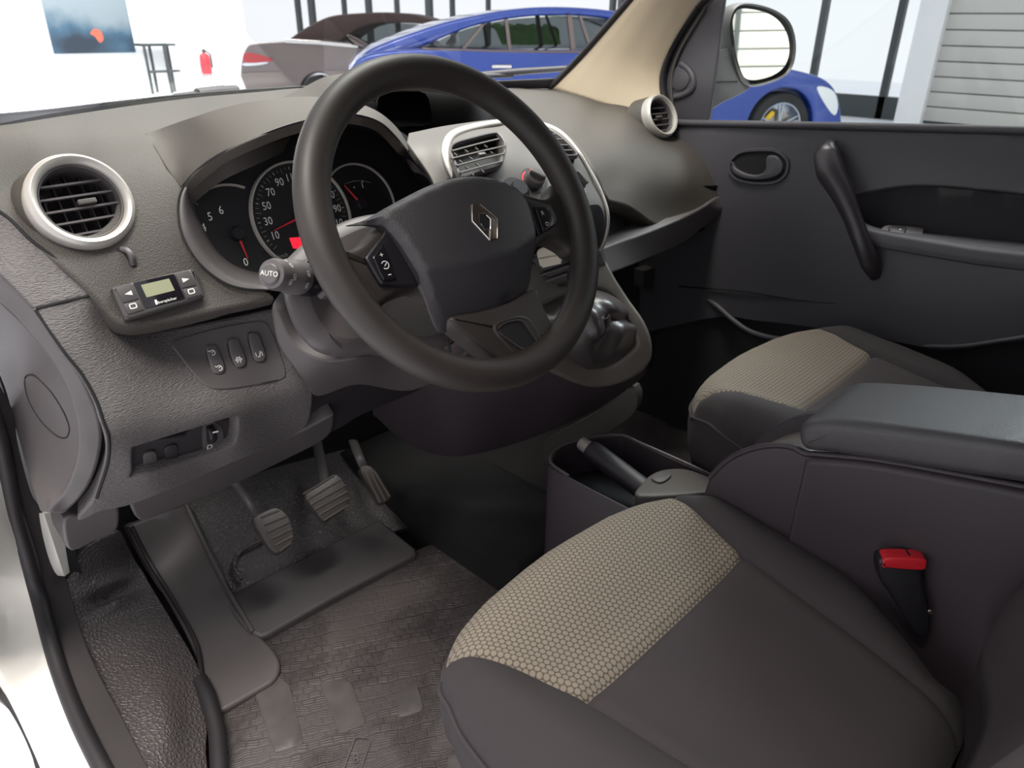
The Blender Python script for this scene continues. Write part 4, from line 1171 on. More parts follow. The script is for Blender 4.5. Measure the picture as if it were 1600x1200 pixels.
# dish: flat black patch, the hollow's shade painted onto the insert
pocket = prism('hollow_shade', WF, o2, -.004, .0008, MT['void'], pl, 0.0)
tube('hollow_edge', catmull([WF.w(x, y, .0008) for x, y in o2[::4]], 5, True), .0016, MT['rim'], pl, 8)
# airbag pad with crowned upper half and flat lower face
ab = [(553, 342, 1), (575, 338), (600, 325), (637, 306), (670, 291), (704, 281), (750, 277), (794, 286), (819, 304), (831, 337), (839, 375), (844, 430), (843, 448), (836, 460), (794, 481), (750, 497), (724, 506), (708, 502), (681, 469), (655, 428), (628, 384), (612, 361), (597, 348)]
loop = outline(ab, 8)
HB = .012
lp = resample(np.array([wp(u, v, HB) for u, v in loop]), .003)
V2, T2, bl = triangulate(lp, [], .0055)
ctr = np.array(wp(735, 360, HB)); crease = np.array([wp(u, v, HB) for u, v in ((675, 421), (731, 416), (794, 397), (834, 369))])
def hab(p):
    d = np.linalg.norm((p - ctr) / np.array([.085, .070]), axis=1)
    up = .018 * np.clip(1 - d ** 2 * .55, -.6, 1)
    cy = np.interp(p[:, 0], crease[:, 0], crease[:, 1])
    below = np.maximum(0, cy - p[:, 1])
    e = loop_dist(lp, p); ed = .0075
    edge = np.where(e < ed, ed - np.sqrt(np.maximum(0, ed ** 2 - (ed - e) ** 2)), 0)
    return HB + up - below * .34 + .0012 * np.exp(-((p[:, 1] - cy) / .004) ** 2) - edge
W = [WF.w(p[0], p[1], h) for p, h in zip(V2, hab(V2))]
idx = bl[0]; faces = [tuple(t) for t in T2]; base = len(W)
W += [WF.w(V2[i][0], V2[i][1], min(-.004, hh_ - .003)) for i, hh_ in zip(idx, hab(V2[idx]))]
m_ = len(idx)
for k in range(m_): faces.append((idx[k], base + k, base + (k + 1) % m_, idx[(k + 1) % m_]))
pad = mesh('airbag_pad', W, faces, MT['airbag'], wheel, True, 60); fixn(pad)
# diamond emblem
def hloc(a, b): return float(hab(np.array([[a, b]]))[0])
eo = [(735, 320), (752, 319), (778, 342), (775, 374), (766, 376), (738, 346)]
ec = wp(756, 348, .03)
emb_pts = [wp(u, v, hloc(*ec)) for u, v in ((735.5, 320), (744, 318), (775, 340), (775, 374), (765, 376), (736, 346))]
EF = WF.at(0, 0, hloc(*ec) - .0005)
def epx(u, v): return EF.px(u, v)
A_, B_, C_, D_ = [epx(*p) for p in ((746, 318), (777, 341), (767, 377), (735, 352))] if False else [None] * 4
out6 = [epx(u, v) for u, v in ((735, 320), (748, 318), (777, 342), (777, 373), (764, 377), (736, 347))]
emb = prism('emblem', EF, out6, -.004, .0012, MT['chrome_dark'], pad, .0008, 2, label='chrome diamond emblem')
inn4 = [epx(u, v) for u, v in ((747, 334), (757, 333), (766, 343), (766, 359), (757, 361), (748, 350))]
prism('emblem_window', EF, inn4, .0, .0016, MT['gauge'], emb, .0003, 1)
ridges = [[(736, 321), (736.5, 346), (764, 376)], [(749, 319), (776, 342.5), (776, 373)], [(748, 335), (756, 334), (765, 343), (765, 359)], [(764, 376), (765, 360)], [(750, 350), (757, 360), (765, 359)]]
for r_ in ridges:
    tube('emblem_edge', [EF.w(*epx(u, v), .0016) for u, v in r_], .0007, MT['chrome'], emb, 6)
# moulded lettering on the pad
def letter(s, u, v, size, parent, m=MT['black'], rot=0.0):
    c = wp(u, v, .012); h = hloc(*c)
    c = wp(u, v, h); h = hloc(*c)
    # tilt with the surface
    e = .004
    nx = (hloc(c[0] + e, c[1]) - hloc(c[0] - e, c[1])) / (2 * e); ny = (hloc(c[0], c[1] + e) - hloc(c[0], c[1] - e)) / (2 * e)
    n = unit(WF.ez - nx * WF.ex - ny * WF.ey)
    f = Frame(WF.w(c[0], c[1], h) + n * .0007, n, up=WF.ey)
    return text('moulded_lettering', s, f, size, m, parent)
letter('SRP', 788, 463, .013, pad, MT['black'])
letter('AIRBAG', 789, 472, .005, pad, MT['black'])
# switch pods
pod = solid('switch_pod', [(571, 402, 1), (594, 372, 1), (610, 363), (655, 446, 1), (640, 447), (604, 445), (593, 440)], -.006, .004, MT['black'], wheel, .003, label='left cruise switch pod')
bt = solid('pod_button', [(583, 402, 1), (599, 380, 1), (618, 425), (619, 435), (604, 438), (596, 432)], .002, .0065, MT['gloss_black'], pod, .002)
def mark(u, v, h, draw, parent, name='mark'):
    f = WF.at(*wp(u, v, h), h)
    mb = MB()
    for d_ in draw(f): mb.add(d_)
    return mb.build(name, MT['print'], parent, smooth=False)
mark(602, 414, .0067, lambda f: [stroke_vf(f, circle(.0042, 14, a0=-2.4, a1=2.6), .0009), stroke_vf(f, [(-.001, -.001), (.0022, .0018)], .0009)], bt)
mark(596, 398, .0067, lambda f: [stroke_vf(f, [(-.002, 0), (.002, 0)], .0007), stroke_vf(f, [(0, -.002), (0, .002)], .0007)], bt)
mark(609, 429, .0067, lambda f: [stroke_vf(f, [(-.002, 0), (.002, 0)], .0009)], bt)
pod2 = solid('switch_pod', [(823, 312, 1), (860, 318, 1), (871, 338), (868, 352), (842, 368, 1), (836, 350)], -.006, .003, MT['black'], wheel, .003, label='right cruise switch pod')
bt2 = solid('pod_button', [(836, 322, 1), (856, 325), (866, 340), (866, 352, 1), (850, 364, 1)], .001, .006, MT['gloss_black'], pod2, .002)
f = WF.at(*wp(848, 333, .0062), .0062); text('mark', 'R', f, .0075, MT['print'], bt2)
f = WF.at(*wp(855, 350, .0062), .0062); text('mark', 'O', f, .0075, MT['print'], bt2)

# column shroud (thing of its own, the wheel turns on it)
colm = empty('steering_column_cover', WF.w(0, -.05, -.2), 'grey plastic steering column cover behind the wheel', 'column cover')
f0 = [(440, 418), (452, 398), (478, 376), (520, 352), (570, 335), (650, 330), (740, 350), (780, 410), (770, 470), (735, 505), (700, 540), (650, 548), (590, 545), (545, 552), (522, 553), (492, 545), (464, 515), (446, 470)]
h0_ = -.120
q0 = outline([tuple(wp(u, v, h0_)) for u, v in f0], 5)
cc = q0.mean(0)
rows = []
for s, h, dx in ((.80, h0_ + .012, .0), (.93, h0_ + .008, 0), (.985, h0_, 0), (1.0, h0_ - .012, .004), (.99, h0_ - .04, .018), (.93, h0_ - .09, .045), (.85, h0_ - .16, .07)):
    rows.append([WF.w(*(cc + (p - cc) * s * np.array([1 - dx * 2.0, 1]) + np.array([dx * .9, 0])), h) for p in q0])
V, Fc = loft_vf(rows, True); Fc.append(tuple(range(len(q0))))
cv = mesh('shroud', V, Fc, MT['column'], colm, True, 50); fixn(cv)
tube('shroud_seam', [WF.w(*wp(u, v, h0_ + .010), h0_ + .0105) for u, v in ((487, 470), (500, 500), (518, 528), (534, 545))], .0012, MT['void'], colm, 6)
tube('shroud_seam', [WF.w(*wp(u, v, h0_ + .011), h0_ + .0125) for u, v in ((700, 505), (700, 538))], .0012, MT['void'], colm, 6)
# lower cover under the shroud
SLc = Surf([(430, 490, 'Y', -.13), (486, 600, 'Y', -.15), (560, 565, 'Y', -.2), (620, 560, 'Y', -.2), (660, 590, 'Y', -.2), (560, 640, 'Y', -.1), (500, 530, 'Y', -.18)])
sheet('lower_cover', SLc, [(428, 478), (450, 530), (480, 556), (520, 566), (590, 556), (690, 548), (700, 580), (640, 610), (560, 600), (500, 618), (486, 606), (462, 575), (436, 535)], MT['column'], colm, step=9, roll=0.004, depth=0.05)
SLd = Surf([(480, 600, 'Y', -.11), (620, 580, 'Y', -.12), (480, 680, 'Y', -.06), (640, 660, 'Y', -.05)])
sheet('lower_trim', SLd, [(478, 598), (560, 590), (640, 585), (660, 605), (600, 632), (560, 650), (530, 668), (480, 690), (470, 670)], MT['dark'], colm, step=10, roll=0.003, depth=0.04)

# light stalk
tipc = PY(424, 428, -.352); basec = PY(492, 437, -.318)
ax = unit(tipc - basec); Ls = np.linalg.norm(tipc - basec)
KF = Frame(basec, ax)
stalk = empty('light_stalk', basec, 'black light switch stalk marked AUTO left of the wheel', 'stalk')
rs = .0175
sc_ = lathe('stalk_socket', KF, [(.027, -.03), (.027, .002), (.025, .006), (.020, .008)], MT['plain'], stalk, 36)
lathe('stalk_collar', KF, [(.0195, .0), (.0205, .01), (.0205, .022), (.0185, .026), (.0185, .034), (.0195, .036)], MT['gloss_black'], stalk, 36)
lathe('stalk_knob', KF, [(.0185, Ls * .38), (rs * 1.12, Ls * .42), (rs * 1.12, Ls * .62), (rs * 1.0, Ls * .66), (rs * .98, Ls * .93), (rs * .88, Ls * 1.0), (rs * .62, Ls * 1.01)], MT['plain'], stalk, 40)
bt = lathe('stalk_button', KF, [(rs * .62, Ls * .97), (rs * .62, Ls * 1.03), (rs * .55, Ls * 1.045), (0, Ls * 1.045)], MT['plain'], stalk, 36)
KT = Frame(KF.w(0, 0, Ls * 1.047), ax)
text('mark', 'AUTO', KT, .0078, MT['print'], bt)
# little lamp symbols on the knob's side
def on_knob(t, ang):
    n = math.cos(ang) * KF.ex + math.sin(ang) * KF.ey
    return Frame(KF.w(0, 0, Ls * t) + n * (rs * 1.005 if t > .64 else rs * 1.125), n, up=ax)
def toward(t):
    d = unit(CAM - KF.w(0, 0, Ls * t)); return math.atan2(d @ KF.ey, d @ KF.ex)
for t, da, kind in ((.82, .75, 'sun'), (.80, 0.0, 'beam'), (.86, -.35, 'dip'), (.52, .3, 'fog'), (.52, -.4, 'rear'), (.84, 1.15, 'dot')):
    f = on_knob(t, toward(t) + da)
    f.turn(0); mb = MB()
    if kind == 'sun':
        mb.add(stroke_vf(f, circle(.0016, 10), .0007, closed=True))
        for k in range(8): mb.add(stroke_vf(f, [(.0024 * math.cos(k * .785), .0024 * math.sin(k * .785)), (.0036 * math.cos(k * .785), .0036 * math.sin(k * .785))], .0007))
    elif kind == 'dot': mb.add(stroke_vf(f, circle(.0015, 10), .0007, closed=True))
    else:
        mb.add(stroke_vf(f, [(0, -.0025), (.002, -.002), (.003, 0), (.002, .0025), (0, .0025)], .0008, closed=True))
        for k in (-1, 0, 1): mb.add(stroke_vf(f, [(-.0008, k * .0018), (-.0035, k * .0018 - .0006)], .0007))
    mb.build('mark', MT['print'], stalk, smooth=False)

# ================================================================== FLOOR, SILL, MATS, PEDALS
SLs = Surf([(0, 640, 'Y', .06), (-60, 520, 'Y', .03), (25, 800, 'Y', .14), (60, 920, 'Z', .58), (85, 1020, 'Z', .515), (120, 1110, 'Z', .495), (165, 1200, 'Z', .485), (68, 800, 'Y', .16), (100, 900, 'Z', .575), (130, 1000, 'Z', .51), (187, 1120, 'Z', .482), (235, 1210, 'Z', .475),
            (0, 800, 'Y', .11), (0, 950, 'Z', .55), (0, 1050, 'Z', .49), (40, 1100, 'Z', .47), (70, 1200, 'Z', .45), (-60, 900, 'Y', .05), (18, 640, 'Y', .08), (250, 1480, 'Z', .478), (360, 1480, 'Z', .468), (180, 1480, 'Z', .45)], 4e-4)
sill = sheet('wall_left_sill', SLs, [(-80, 470, 1), (-10, 640), (3, 690), (16, 800), (48, 900), (80, 1030), (113, 1118), (160, 1225), (290, 1480, 1), (195, 1480, 1), (80, 1225), (66, 1190), (45, 1140), (25, 1095), (0, 1046), (-80, 900, 1)], MT['white_body'], None, step=14, roll=0.012, depth=0.05)
struct(sill, 'white painted door sill at the driver side', 'door sill')
gap = sheet('rubber_edge', SLs, [(-80, 905, 1), (0, 1050), (22, 1098), (43, 1146), (62, 1192), (78, 1230, 1), (60, 1230, 1), (40, 1170), (15, 1110), (-10, 1070), (-80, 960, 1)], MT['rubber'], sill, step=12, roll=0.002, depth=0.02, lift=-.012)
seal = [(-30, 600), (4, 700), (24, 800), (45, 870), (62, 930), (90, 1032), (122, 1118), (165, 1205), (210, 1290), (305, 1480)]
tube('door_seal', catmull(list(SLs(np.array(seal, float)) + np.array([-.002, -.004, .004])), 6), .0125, MT['rubber'], sill, 12)
sheet('flocked_trim', SLs, [(-30, 560, 1), (16, 640), (24, 690), (45, 770), (66, 806), (98, 896), (128, 998), (158, 1066), (187, 1120), (236, 1215), (380, 1480, 1), (312, 1480, 1), (178, 1215), (131, 1118), (100, 1032), (74, 930), (36, 800), (14, 700), (-30, 600, 1)], MT['flock'], sill, step=9, roll=0.003, depth=0.03, lift=.002)
SW = Surf([(70, 805, 'Y', .15), (95, 800, 'Y', .17), (118, 888, 'Y', .18), (100, 900, 'Y', .16)])
sheet('bare_paint', SW, [(69, 803, 1), (84, 800, 1), (98, 838), (117, 888, 1), (101, 900, 1), (84, 848)], MT['white_body'], sill, step=8, roll=0.001, depth=0.02)

# vinyl covering that climbs the side of the footwell
SVy = Surf([(118, 895, 'Z', .575), (60, 780, 'Y', .2), (185, 838, 'Y', .21), (145, 852, 'Y', .20), (100, 905, 'Z', .57), (205, 872, 'Z', .50), (260, 960, 'Z', .46), (305, 1040, 'Z', .435), (320, 1080, 'Z', .425), (320, 1215, 'Z', .42), (235, 1215, 'Z', .47), (420, 1480, 'Z', .42), (378, 1480, 'Z', .465), (160, 1067, 'Z', .482), (130, 1000, 'Z', .505), (190, 960, 'Z', .487), (230, 1100, 'Z', .468)], 4e-4)
def folds(V, W):
    u, v = V[:, 0], V[:, 1]
    f = .016 * np.exp(-(((u - 175) * .25 + (v - 912) * .97) / 12) ** 2) * np.exp(-((u - 175) / 34) ** 2)
    f += .018 * np.exp(-(((u - 178) * .3 + (v - 948) * .95) / 9) ** 2) * np.exp(-((u - 182) / 30) ** 2)
    f -= .016 * np.exp(-(((u - 165) * .3 + (v - 932) * .95) / 10) ** 2) * np.exp(-((u - 165) / 30) ** 2)
    f += .012 * np.exp(-((u - 255) / 30) ** 2 - ((v - 1140) / 60) ** 2)
    return f
kick = sheet('kick_vinyl', SVy, [(100, 905, 1), (118, 894, 1), (122, 872), (145, 850), (187, 830, 1), (206, 868), (240, 925), (272, 978), (305, 1035), (318, 1078), (322, 1130), (330, 1230), (420, 1480, 1), (378, 1480, 1), (236, 1218), (187, 1122), (158, 1068), (128, 1000)], MT['vinyl'], None, step=6, roll=0.002, depth=0.02, mod=folds)
tag(kick, 'black pebble-grained vinyl covering beside the sill in the driver footwell', 'floor covering'); kick['kind'] = 'structure'
kick.name = 'floor_vinyl'

# driver's rubber mat
mat_e = empty('floor_mat', (-.4, -.1, .40), 'black rubber floor mat in the driver footwell under the pedals', 'floor mat')
SF = Surf([(212, 822, 'Y', .262), (290, 796, 'Y', .275), (240, 880, 'Z', .475), (340, 880, 'Z', .470), (392, 985, 'Z', .420), (430, 1045, 'Z', .416), (345, 1105, 'Z', .418), (310, 1005, 'Z', .425), (300, 950, 'Z', .438)], 2e-4)
rest = sheet('foot_rest', SF, [(206, 824, 1), (292, 790, 1), (325, 860), (360, 928), (394, 986), (420, 1014), (432, 1036), (426, 1058), (400, 1075), (346, 1106, 1), (322, 1068), (310, 1010), (272, 940), (235, 880)], MT['mat_plain'], mat_e, step=9, roll=0.006, depth=0.02)
tube('mat_edge', catmull(list(SF(np.array([(206, 826), (235, 882), (272, 942), (306, 1006), (316, 1060)], float)) + np.array([0, 0, .004])), 6), .0045, MT['rubber'], mat_e, 8)
tube('rest_edge', catmull(list(SF(np.array([(292, 792), (325, 862), (360, 930), (396, 990)], float)) + np.array([0, 0, .003])), 6), .005, MT['mat_plain'], mat_e, 8)
SF2 = Surf([(350, 938, 'Z', .438), (590, 822, 'Z', .438), (400, 990, 'Z', .424), (640, 868, 'Z', .424)])
sheet('heel_pad', SF2, [(352, 936, 1), (470, 876), (592, 815, 1), (650, 862, 1), (520, 930), (410, 991, 1), (385, 975)], MT['mat_plain'], mat_e, step=14, roll=0.006, depth=0.02)
SF3 = Surf([(350, 1100, 'Z', .406), (400, 980, 'Z', .406), (700, 850, 'Z', .406), (800, 1200, 'Z', .406), (350, 1250, 'Z', .406)])
main = sheet('mat_field', SF3, [(343, 1104, 1), (420, 1062), (434, 1040), (400, 985, 1), (520, 920), (720, 830, 1), (860, 900, 1), (800, 1400, 1), (430, 1480, 1), (352, 1240)], MT['mat_basket'], mat_e, step=20, roll=0.003, depth=0.02)
# smooth patches moulded (and worn) in the field
for pts in ([(398, 1080), (432, 1055), (452, 1072), (474, 1162), (430, 1176)], [(500, 1065), (548, 1066), (572, 1132), (530, 1145)], [(620, 1085), (648, 1060), (662, 1110), (624, 1122)]):
    sheet('worn_patch', SF3, [p + (1,) for p in pts], MT['mat_worn'], main, step=14, roll=0.0008, depth=0.001, lift=.0012)
fr = Frame(PZ(556, 1186, .408), (0, 0, 1), up=(0, 1, 0))
q = [fr.px(u, v) for u, v in ((518, 1205), (560, 1168), (580, 1178), (545, 1215))]
mb = MB().add(stroke_vf(fr, rrect(*(np.array([.075, .026])), .006) @ np.array([[.80, .60], [-.60, .80]]), .0022, .0008, True))
mb.build('maker_frame', MT['mat_plain'], main, smooth=False)
text('maker_mark', '8', fr.turn(-.55), .024, MT['mat_plain'], main)
# outer roll of the mat next to the vinyl
pts = [PZ(u, v, z) for u, v, z in ((312, 1062, .43), (325, 1090, .432), (338, 1140, .43), (342, 1190, .43), (350, 1260, .43), (440, 1480, .43))]
tube('side_roll', catmull(pts, 6), .013, MT['rubber'], mat_e, 12, flat=(1, .9))
# floor covering ahead of the mat
SFc = Surf([(300, 800, 'Y', .27), (600, 700, 'Y', .28), (350, 940, 'Z', .425), (620, 820, 'Z', .425), (330, 870, 'Z', .47), (500, 790, 'Z', .47)])
fc = sheet('floor_vinyl', SFc, [(280, 780, 1), (450, 700, 1), (720, 640, 1), (720, 810, 1), (600, 830), (350, 950, 1)], MT['vinyl'], None, step=14, roll=0, depth=0.01, lift=-.012)
struct(fc, 'black grained vinyl floor under the pedals', 'floor covering')
st_ = [SFc([(u, v)])[0] + np.array([0, 0, .0]) for u, v in ((378, 905), (366, 885), (375, 862), (400, 848), (440, 828))]
tube('moulded_rib', catmull(st_, 6), .004, MT['vinyl'], fc, 8)
# passenger floor mat
SFp = Surf([(940, 640, 'Z', .40), (1150, 640, 'Z', .40), (940, 760, 'Z', .40), (1150, 760, 'Z', .40)])
pm = sheet('floor_mat', SFp, [(880, 700, 1), (960, 650), (1010, 632), (1180, 640, 1), (1180, 790, 1), (900, 760, 1)], MT['mat_basket'], None, step=25, roll=0.002, depth=0.01)
tag(pm, 'worn dark floor mat in the passenger footwell', 'floor mat')

# pedals
def pedal(name, label, pad_pts, y, arm, ribs, m=MT['pedal']):
    c = np.mean(np.array(pad_pts), 0)
    fr = Frame(PY(c[0], c[1], y), unit((0.0, -.62, .78)))
    e = empty(name, fr.o, label, 'pedal', 'pedals in the driver footwell')
    q = catmull([fr.px(u, v) for u, v in pad_pts], 5, True)
    pd = prism('pedal_pad', fr, q, -.012, .004, m, e, .003)
    for a, b in ribs:
        tube('rib', [fr.w(*fr.px(*a, .005), .005), fr.w(*fr.px(*b, .005), .005)], .0019, MT['rib'], pd, 6)
    if arm:
        pth = [fr.w(*fr.px(*arm[0], -.008), -.012)] + [PY(u, v, yy) for (u, v, yy) in arm[1:]]
        tube('pedal_arm', catmull(pth, 6), .011, MT['plain'], e, 10, flat=(1, .5))
    return e
pedal('pedal', 'clutch pedal with ribbed rubber pad, the leftmost of the pedals', [(395, 812), (412, 800), (432, 794), (450, 808), (458, 834), (456, 848), (436, 864), (424, 860), (408, 838)], .055,
      [(408, 812), (392, 790, .10), (372, 762, .15), (352, 735, .2), (330, 700, .26)],
      [((408, 808), (436, 797)), ((413, 820), (447, 806)), ((418, 831), (453, 815)), ((424, 842), (456, 826)), ((430, 852), (457, 838)), ((437, 861), (455, 848))])
pedal('pedal', 'brake pedal with ribbed rubber pad in the middle of the three', [(476, 774), (500, 758), (522, 742), (536, 752), (544, 772), (543, 790), (524, 804), (506, 814), (490, 796)], .06,
      [(510, 770), (505, 745, .12), (500, 715, .2), (495, 690, .26)],
      [((474, 772), (522, 743)), ((479, 781), (533, 749)), ((485, 789), (540, 758)), ((491, 797), (543, 768)), ((498, 805), (545, 778)), ((506, 813), (545, 789))])
pedal('pedal', 'narrow accelerator pedal with lengthwise ribs, the rightmost pedal', [(562, 735), (575, 728), (590, 740), (604, 762), (611, 776), (604, 784), (592, 786), (583, 770)], .06,
      [(572, 735), (562, 715, .12), (552, 690, .2)],
      [((570, 737), (594, 784)), ((578, 735), (602, 782)), ((585, 737), (609, 776))])
# ================================================================== CENTRE CONSOLE WITH GEAR LEVER
con = empty('centre_console', (0, -.2, .42), 'grey centre console carrying the gear lever below the dashboard', 'centre console')
SGc = Surf([(930, 402, 'X', .105), (950, 425, 'X', .115), (975, 465, 'X', .125), (1000, 500, 'X', .132), (1013, 540, 'X', .130), (990, 580, 'X', .100), (945, 598, 'X', .055), (900, 592, 'X', .0), (850, 562, 'X', -.06), (800, 520, 'X', -.11), (780, 450, 'X', -.11), (850, 430, 'X', -.01), (920, 510, 'X', .035)], 2e-4)
boot_ol = [(838, 480), (870, 460), (925, 446), (950, 452), (972, 472), (990, 498), (1000, 528), (997, 546), (968, 570), (938, 581), (905, 570), (868, 545), (845, 515)]
sheet('gear_surround', SGc, [(880, 408, 1), (930, 402), (944, 410), (958, 436), (980, 470), (1002, 502), (1013, 530), (1014, 556), (1004, 574), (980, 590), (945, 600), (915, 597), (870, 578), (820, 545), (770, 510, 1), (770, 420, 1)], MT['console_light'], con, step=8, roll=0.008, depth=0.03, holes=[boot_ol])
def crease(V, W):
    u, v = V[:, 0], V[:, 1]
    d = np.hypot((u - 918) / 80, (v - 515) / 66)
    h = .050 * np.clip(1 - d ** 1.6, 0, 1)
    h += .012 * np.sin((u * .35 + v * .9) / 13.0) * np.clip(1.05 - d, 0, 1) * (d > .15)
    h += .009 * np.sin((u * .9 - v * .3) / 8.0 + 1 + 1.2 * np.sin(v / 14)) * np.clip(1.0 - d, 0, 1)
    sg = 1 / (1 + np.exp(-(u - 938) / 5))
    g = np.exp(-(((v - 504) - .12 * (945 - u)) / 6) ** 2) * sg
    return h - .010 * g + .004 * np.exp(-(((v - 520) - .12 * (945 - u)) / 9) ** 2) * sg
boot = sheet('gear_boot', SGc, boot_ol, MT['leather'], con, step=5, roll=0.001, depth=0.005, lift=-.006, mod=crease)
nk = SGc([(915, 500)])[0] + np.array([0, -.03, .04])
lathe('boot_collar', Frame(PX(932, 508, .045) + np.array([0, -.012, .02]), (-.3, -.3, .9)), [(.016, -.02), (.014, .0), (.011, .004), (.008, .002)], MT['leather'], con, 20)
lev = [PX(930, 508, .04), PX(915, 470, .01), PX(905, 438, -.01)]
tube('gear_lever', lev, .006, MT['black'], con, 10)
lathe('gear_knob', Frame(PX(903, 432, -.012), (-.1, -.35, .93)), [(0, .02), (.010, .0195), (.017, .013), (.019, .0), (.015, -.012), (.008, -.02)], MT['black'], con, 28)
SGl = Surf([(560, 640, 'X', -.20), (600, 660, 'X', -.17), (640, 610, 'X', -.18), (700, 585, 'X', -.15), (770, 540, 'X', -.115), (850, 565, 'X', -.058), (900, 594, 'X', .002), (945, 600, 'X', .057), (990, 584, 'X', .102), (1013, 560, 'X', .130),
            (640, 700, 'X', -.13), (720, 711, 'X', -.09), (800, 692, 'X', -.01), (870, 665, 'X', .05), (940, 630, 'X', .11), (985, 600, 'X', .130), (760, 640, 'X', -.085), (850, 620, 'X', -.01)], 2e-4)
sheet('console_body', SGl, [(585, 640), (640, 600), (700, 575), (770, 520, 1), (820, 546), (870, 580), (915, 599), (945, 602), (980, 592), (1012, 566, 1), (1004, 588), (975, 612), (930, 640), (870, 668), (800, 694), (740, 709), (700, 712), (660, 703), (620, 680), (596, 658)], MT['console'], con, step=10, roll=0.006, depth=0.05)
# what shows through the wheel: shelf slots and a folded paper
SSl = Surf([(835, 400, 'X', -.02), (900, 385, 'X', .03), (835, 450, 'X', -.02), (900, 430, 'X', .03)])
slot = sheet('slot_face', SSl, [(800, 415, 1), (900, 385, 1), (905, 440, 1), (800, 462, 1)], MT['black'], con, step=14, roll=.002, depth=.02)
for v in (0, 12):
    tube('slot_bar', [SSl([(838, 430 + v)])[0] + np.array([0, -.006, 0]), SSl([(885, 414 + v)])[0] + np.array([0, -.006, 0])], .0035, MT['plain'], slot, 8)
fr = SSl.frame(858, 400, .020)
pap = empty('folded_paper', fr.o, 'folded cream paper tucked into the console slot behind the wheel', 'paper')
mesh('paper_front', *prism_vf(fr, catmull([fr.px(u, v) for u, v in ((840, 392), (860, 383), (870, 386), (876, 398), (876, 410), (848, 417), (842, 408))], 4, True), -.004, .0, .0006, 1), MT['paper'], pap)
mesh('paper_fold', *prism_vf(fr, [fr.px(u, v) for u, v in ((842, 404), (876, 398), (877, 411), (848, 418))], .0, .004, .0008, 1), MT['paper'], pap)
# lighter side of the tunnel on the passenger side
STn = Surf([(870, 690, 'X', .14), (985, 620, 'X', .14), (1000, 652, 'X', .15), (900, 720, 'X', .15)])
sheet('tunnel_side', STn, [(850, 690, 1), (930, 648), (985, 606), (992, 640), (950, 676), (900, 705), (850, 730, 1)], MT['plain_light'], con, step=12, roll=.002, depth=.02)
struct(slab('floor_tunnel', -.13, .12, -.30, .32, .36, .50, MT['carpet'], None, .04), 'dark carpeted tunnel between the footwells', 'tunnel')

# ================================================================== HANDBRAKE TRAY
tray = empty('handbrake_tray', (0, -.45, .42), 'black open tray with cup holder around the handbrake', 'console tray')
tx0, tx1, ty0, ty1, tzt = -.085, .105, -.62, -.285, .715
fx = Frame((0, 0, 0), (0, 0, 1), up=(0, 1, 0))
ol = catmull([(tx0, ty0), (tx0, -.36), (tx0 + .02, -.31), (0.0, -.292), (tx1 - .01, -.34), (tx1, -.40), (tx1, ty0)], 6)
inn = inset2d(ccw(np.array(ol)), .006); olc = ccw(np.array(ol))
V, Fc = loft_vf([[fx.w(x, y, .40) for x, y in olc], [fx.w(x, y, tzt - .003) for x, y in olc], [fx.w(x, y, tzt) for x, y in inset2d(olc, .002)], [fx.w(x, y, tzt - .001) for x, y in inn], [fx.w(x, y, tzt - .075) for x, y in inset2d(olc, .010)]], True)
w_ = mesh('tray_wall', V, Fc, MT['console'], tray); fixn(w_)
prism('tray_floor', fx, inset2d(olc, .008), tzt - .09, tzt - .07, MT['black'], tray, 0.0)
lathe('cup_holder', Frame((-.015, -.345, tzt - .069), (0, 0, 1)), [(.048, 0), (.045, .012), (.040, .012), (.036, .0), (.034, -.0), (0, .001)], MT['black'], tray, 36)
rimp = [np.array([x, y, tzt + .001]) for x, y in ((tx0 + .004, -.37), (tx0 + .02, -.312), (0.0, -.294), (tx1 - .012, -.34), (tx1 - .002, -.40), (tx1 - .002, ty0))]
tube('tray_rim', catmull(rimp, 6), .003, MT['plain'], tray, 8)
fr = Frame(PZ(1060, 745, .722), (0, .12, 1), up=(0, 1, 0))
pl = prism('tray_plate', fr, catmull([fr.px(u, v) for u, v in ((1005, 752), (1022, 738), (1045, 732), (1075, 733), (1110, 746), (1130, 765), (1000, 775))], 5, True), -.02, .0, MT['plain_light'], tray, .004)
prism('tray_switch', fr, catmull([fr.px(u, v) for u, v in ((1018, 750), (1026, 741), (1048, 743), (1042, 752), (1030, 756))], 4, True), -.002, .004, MT['plain'], pl, .001)
hb = empty('handbrake', (.03, -.46, .66), 'black handbrake lever with chrome push button', 'handbrake')
h0v, h1v = PX(922, 702, .025), PX(1010, 768, .02)
dv = unit(h1v - h0v)
tube('lever_grip', [h0v, h0v + dv * .01, h0v + dv * .06, h1v, h1v + dv * .06], [.019, .0205, .0205, .020, .019], MT['dark'], hb, 18)
tube('push_button', [h0v - dv * .024, h0v - dv * .021, h0v], [.0115, .0135, .0135], MT['silver'], hb, 16)

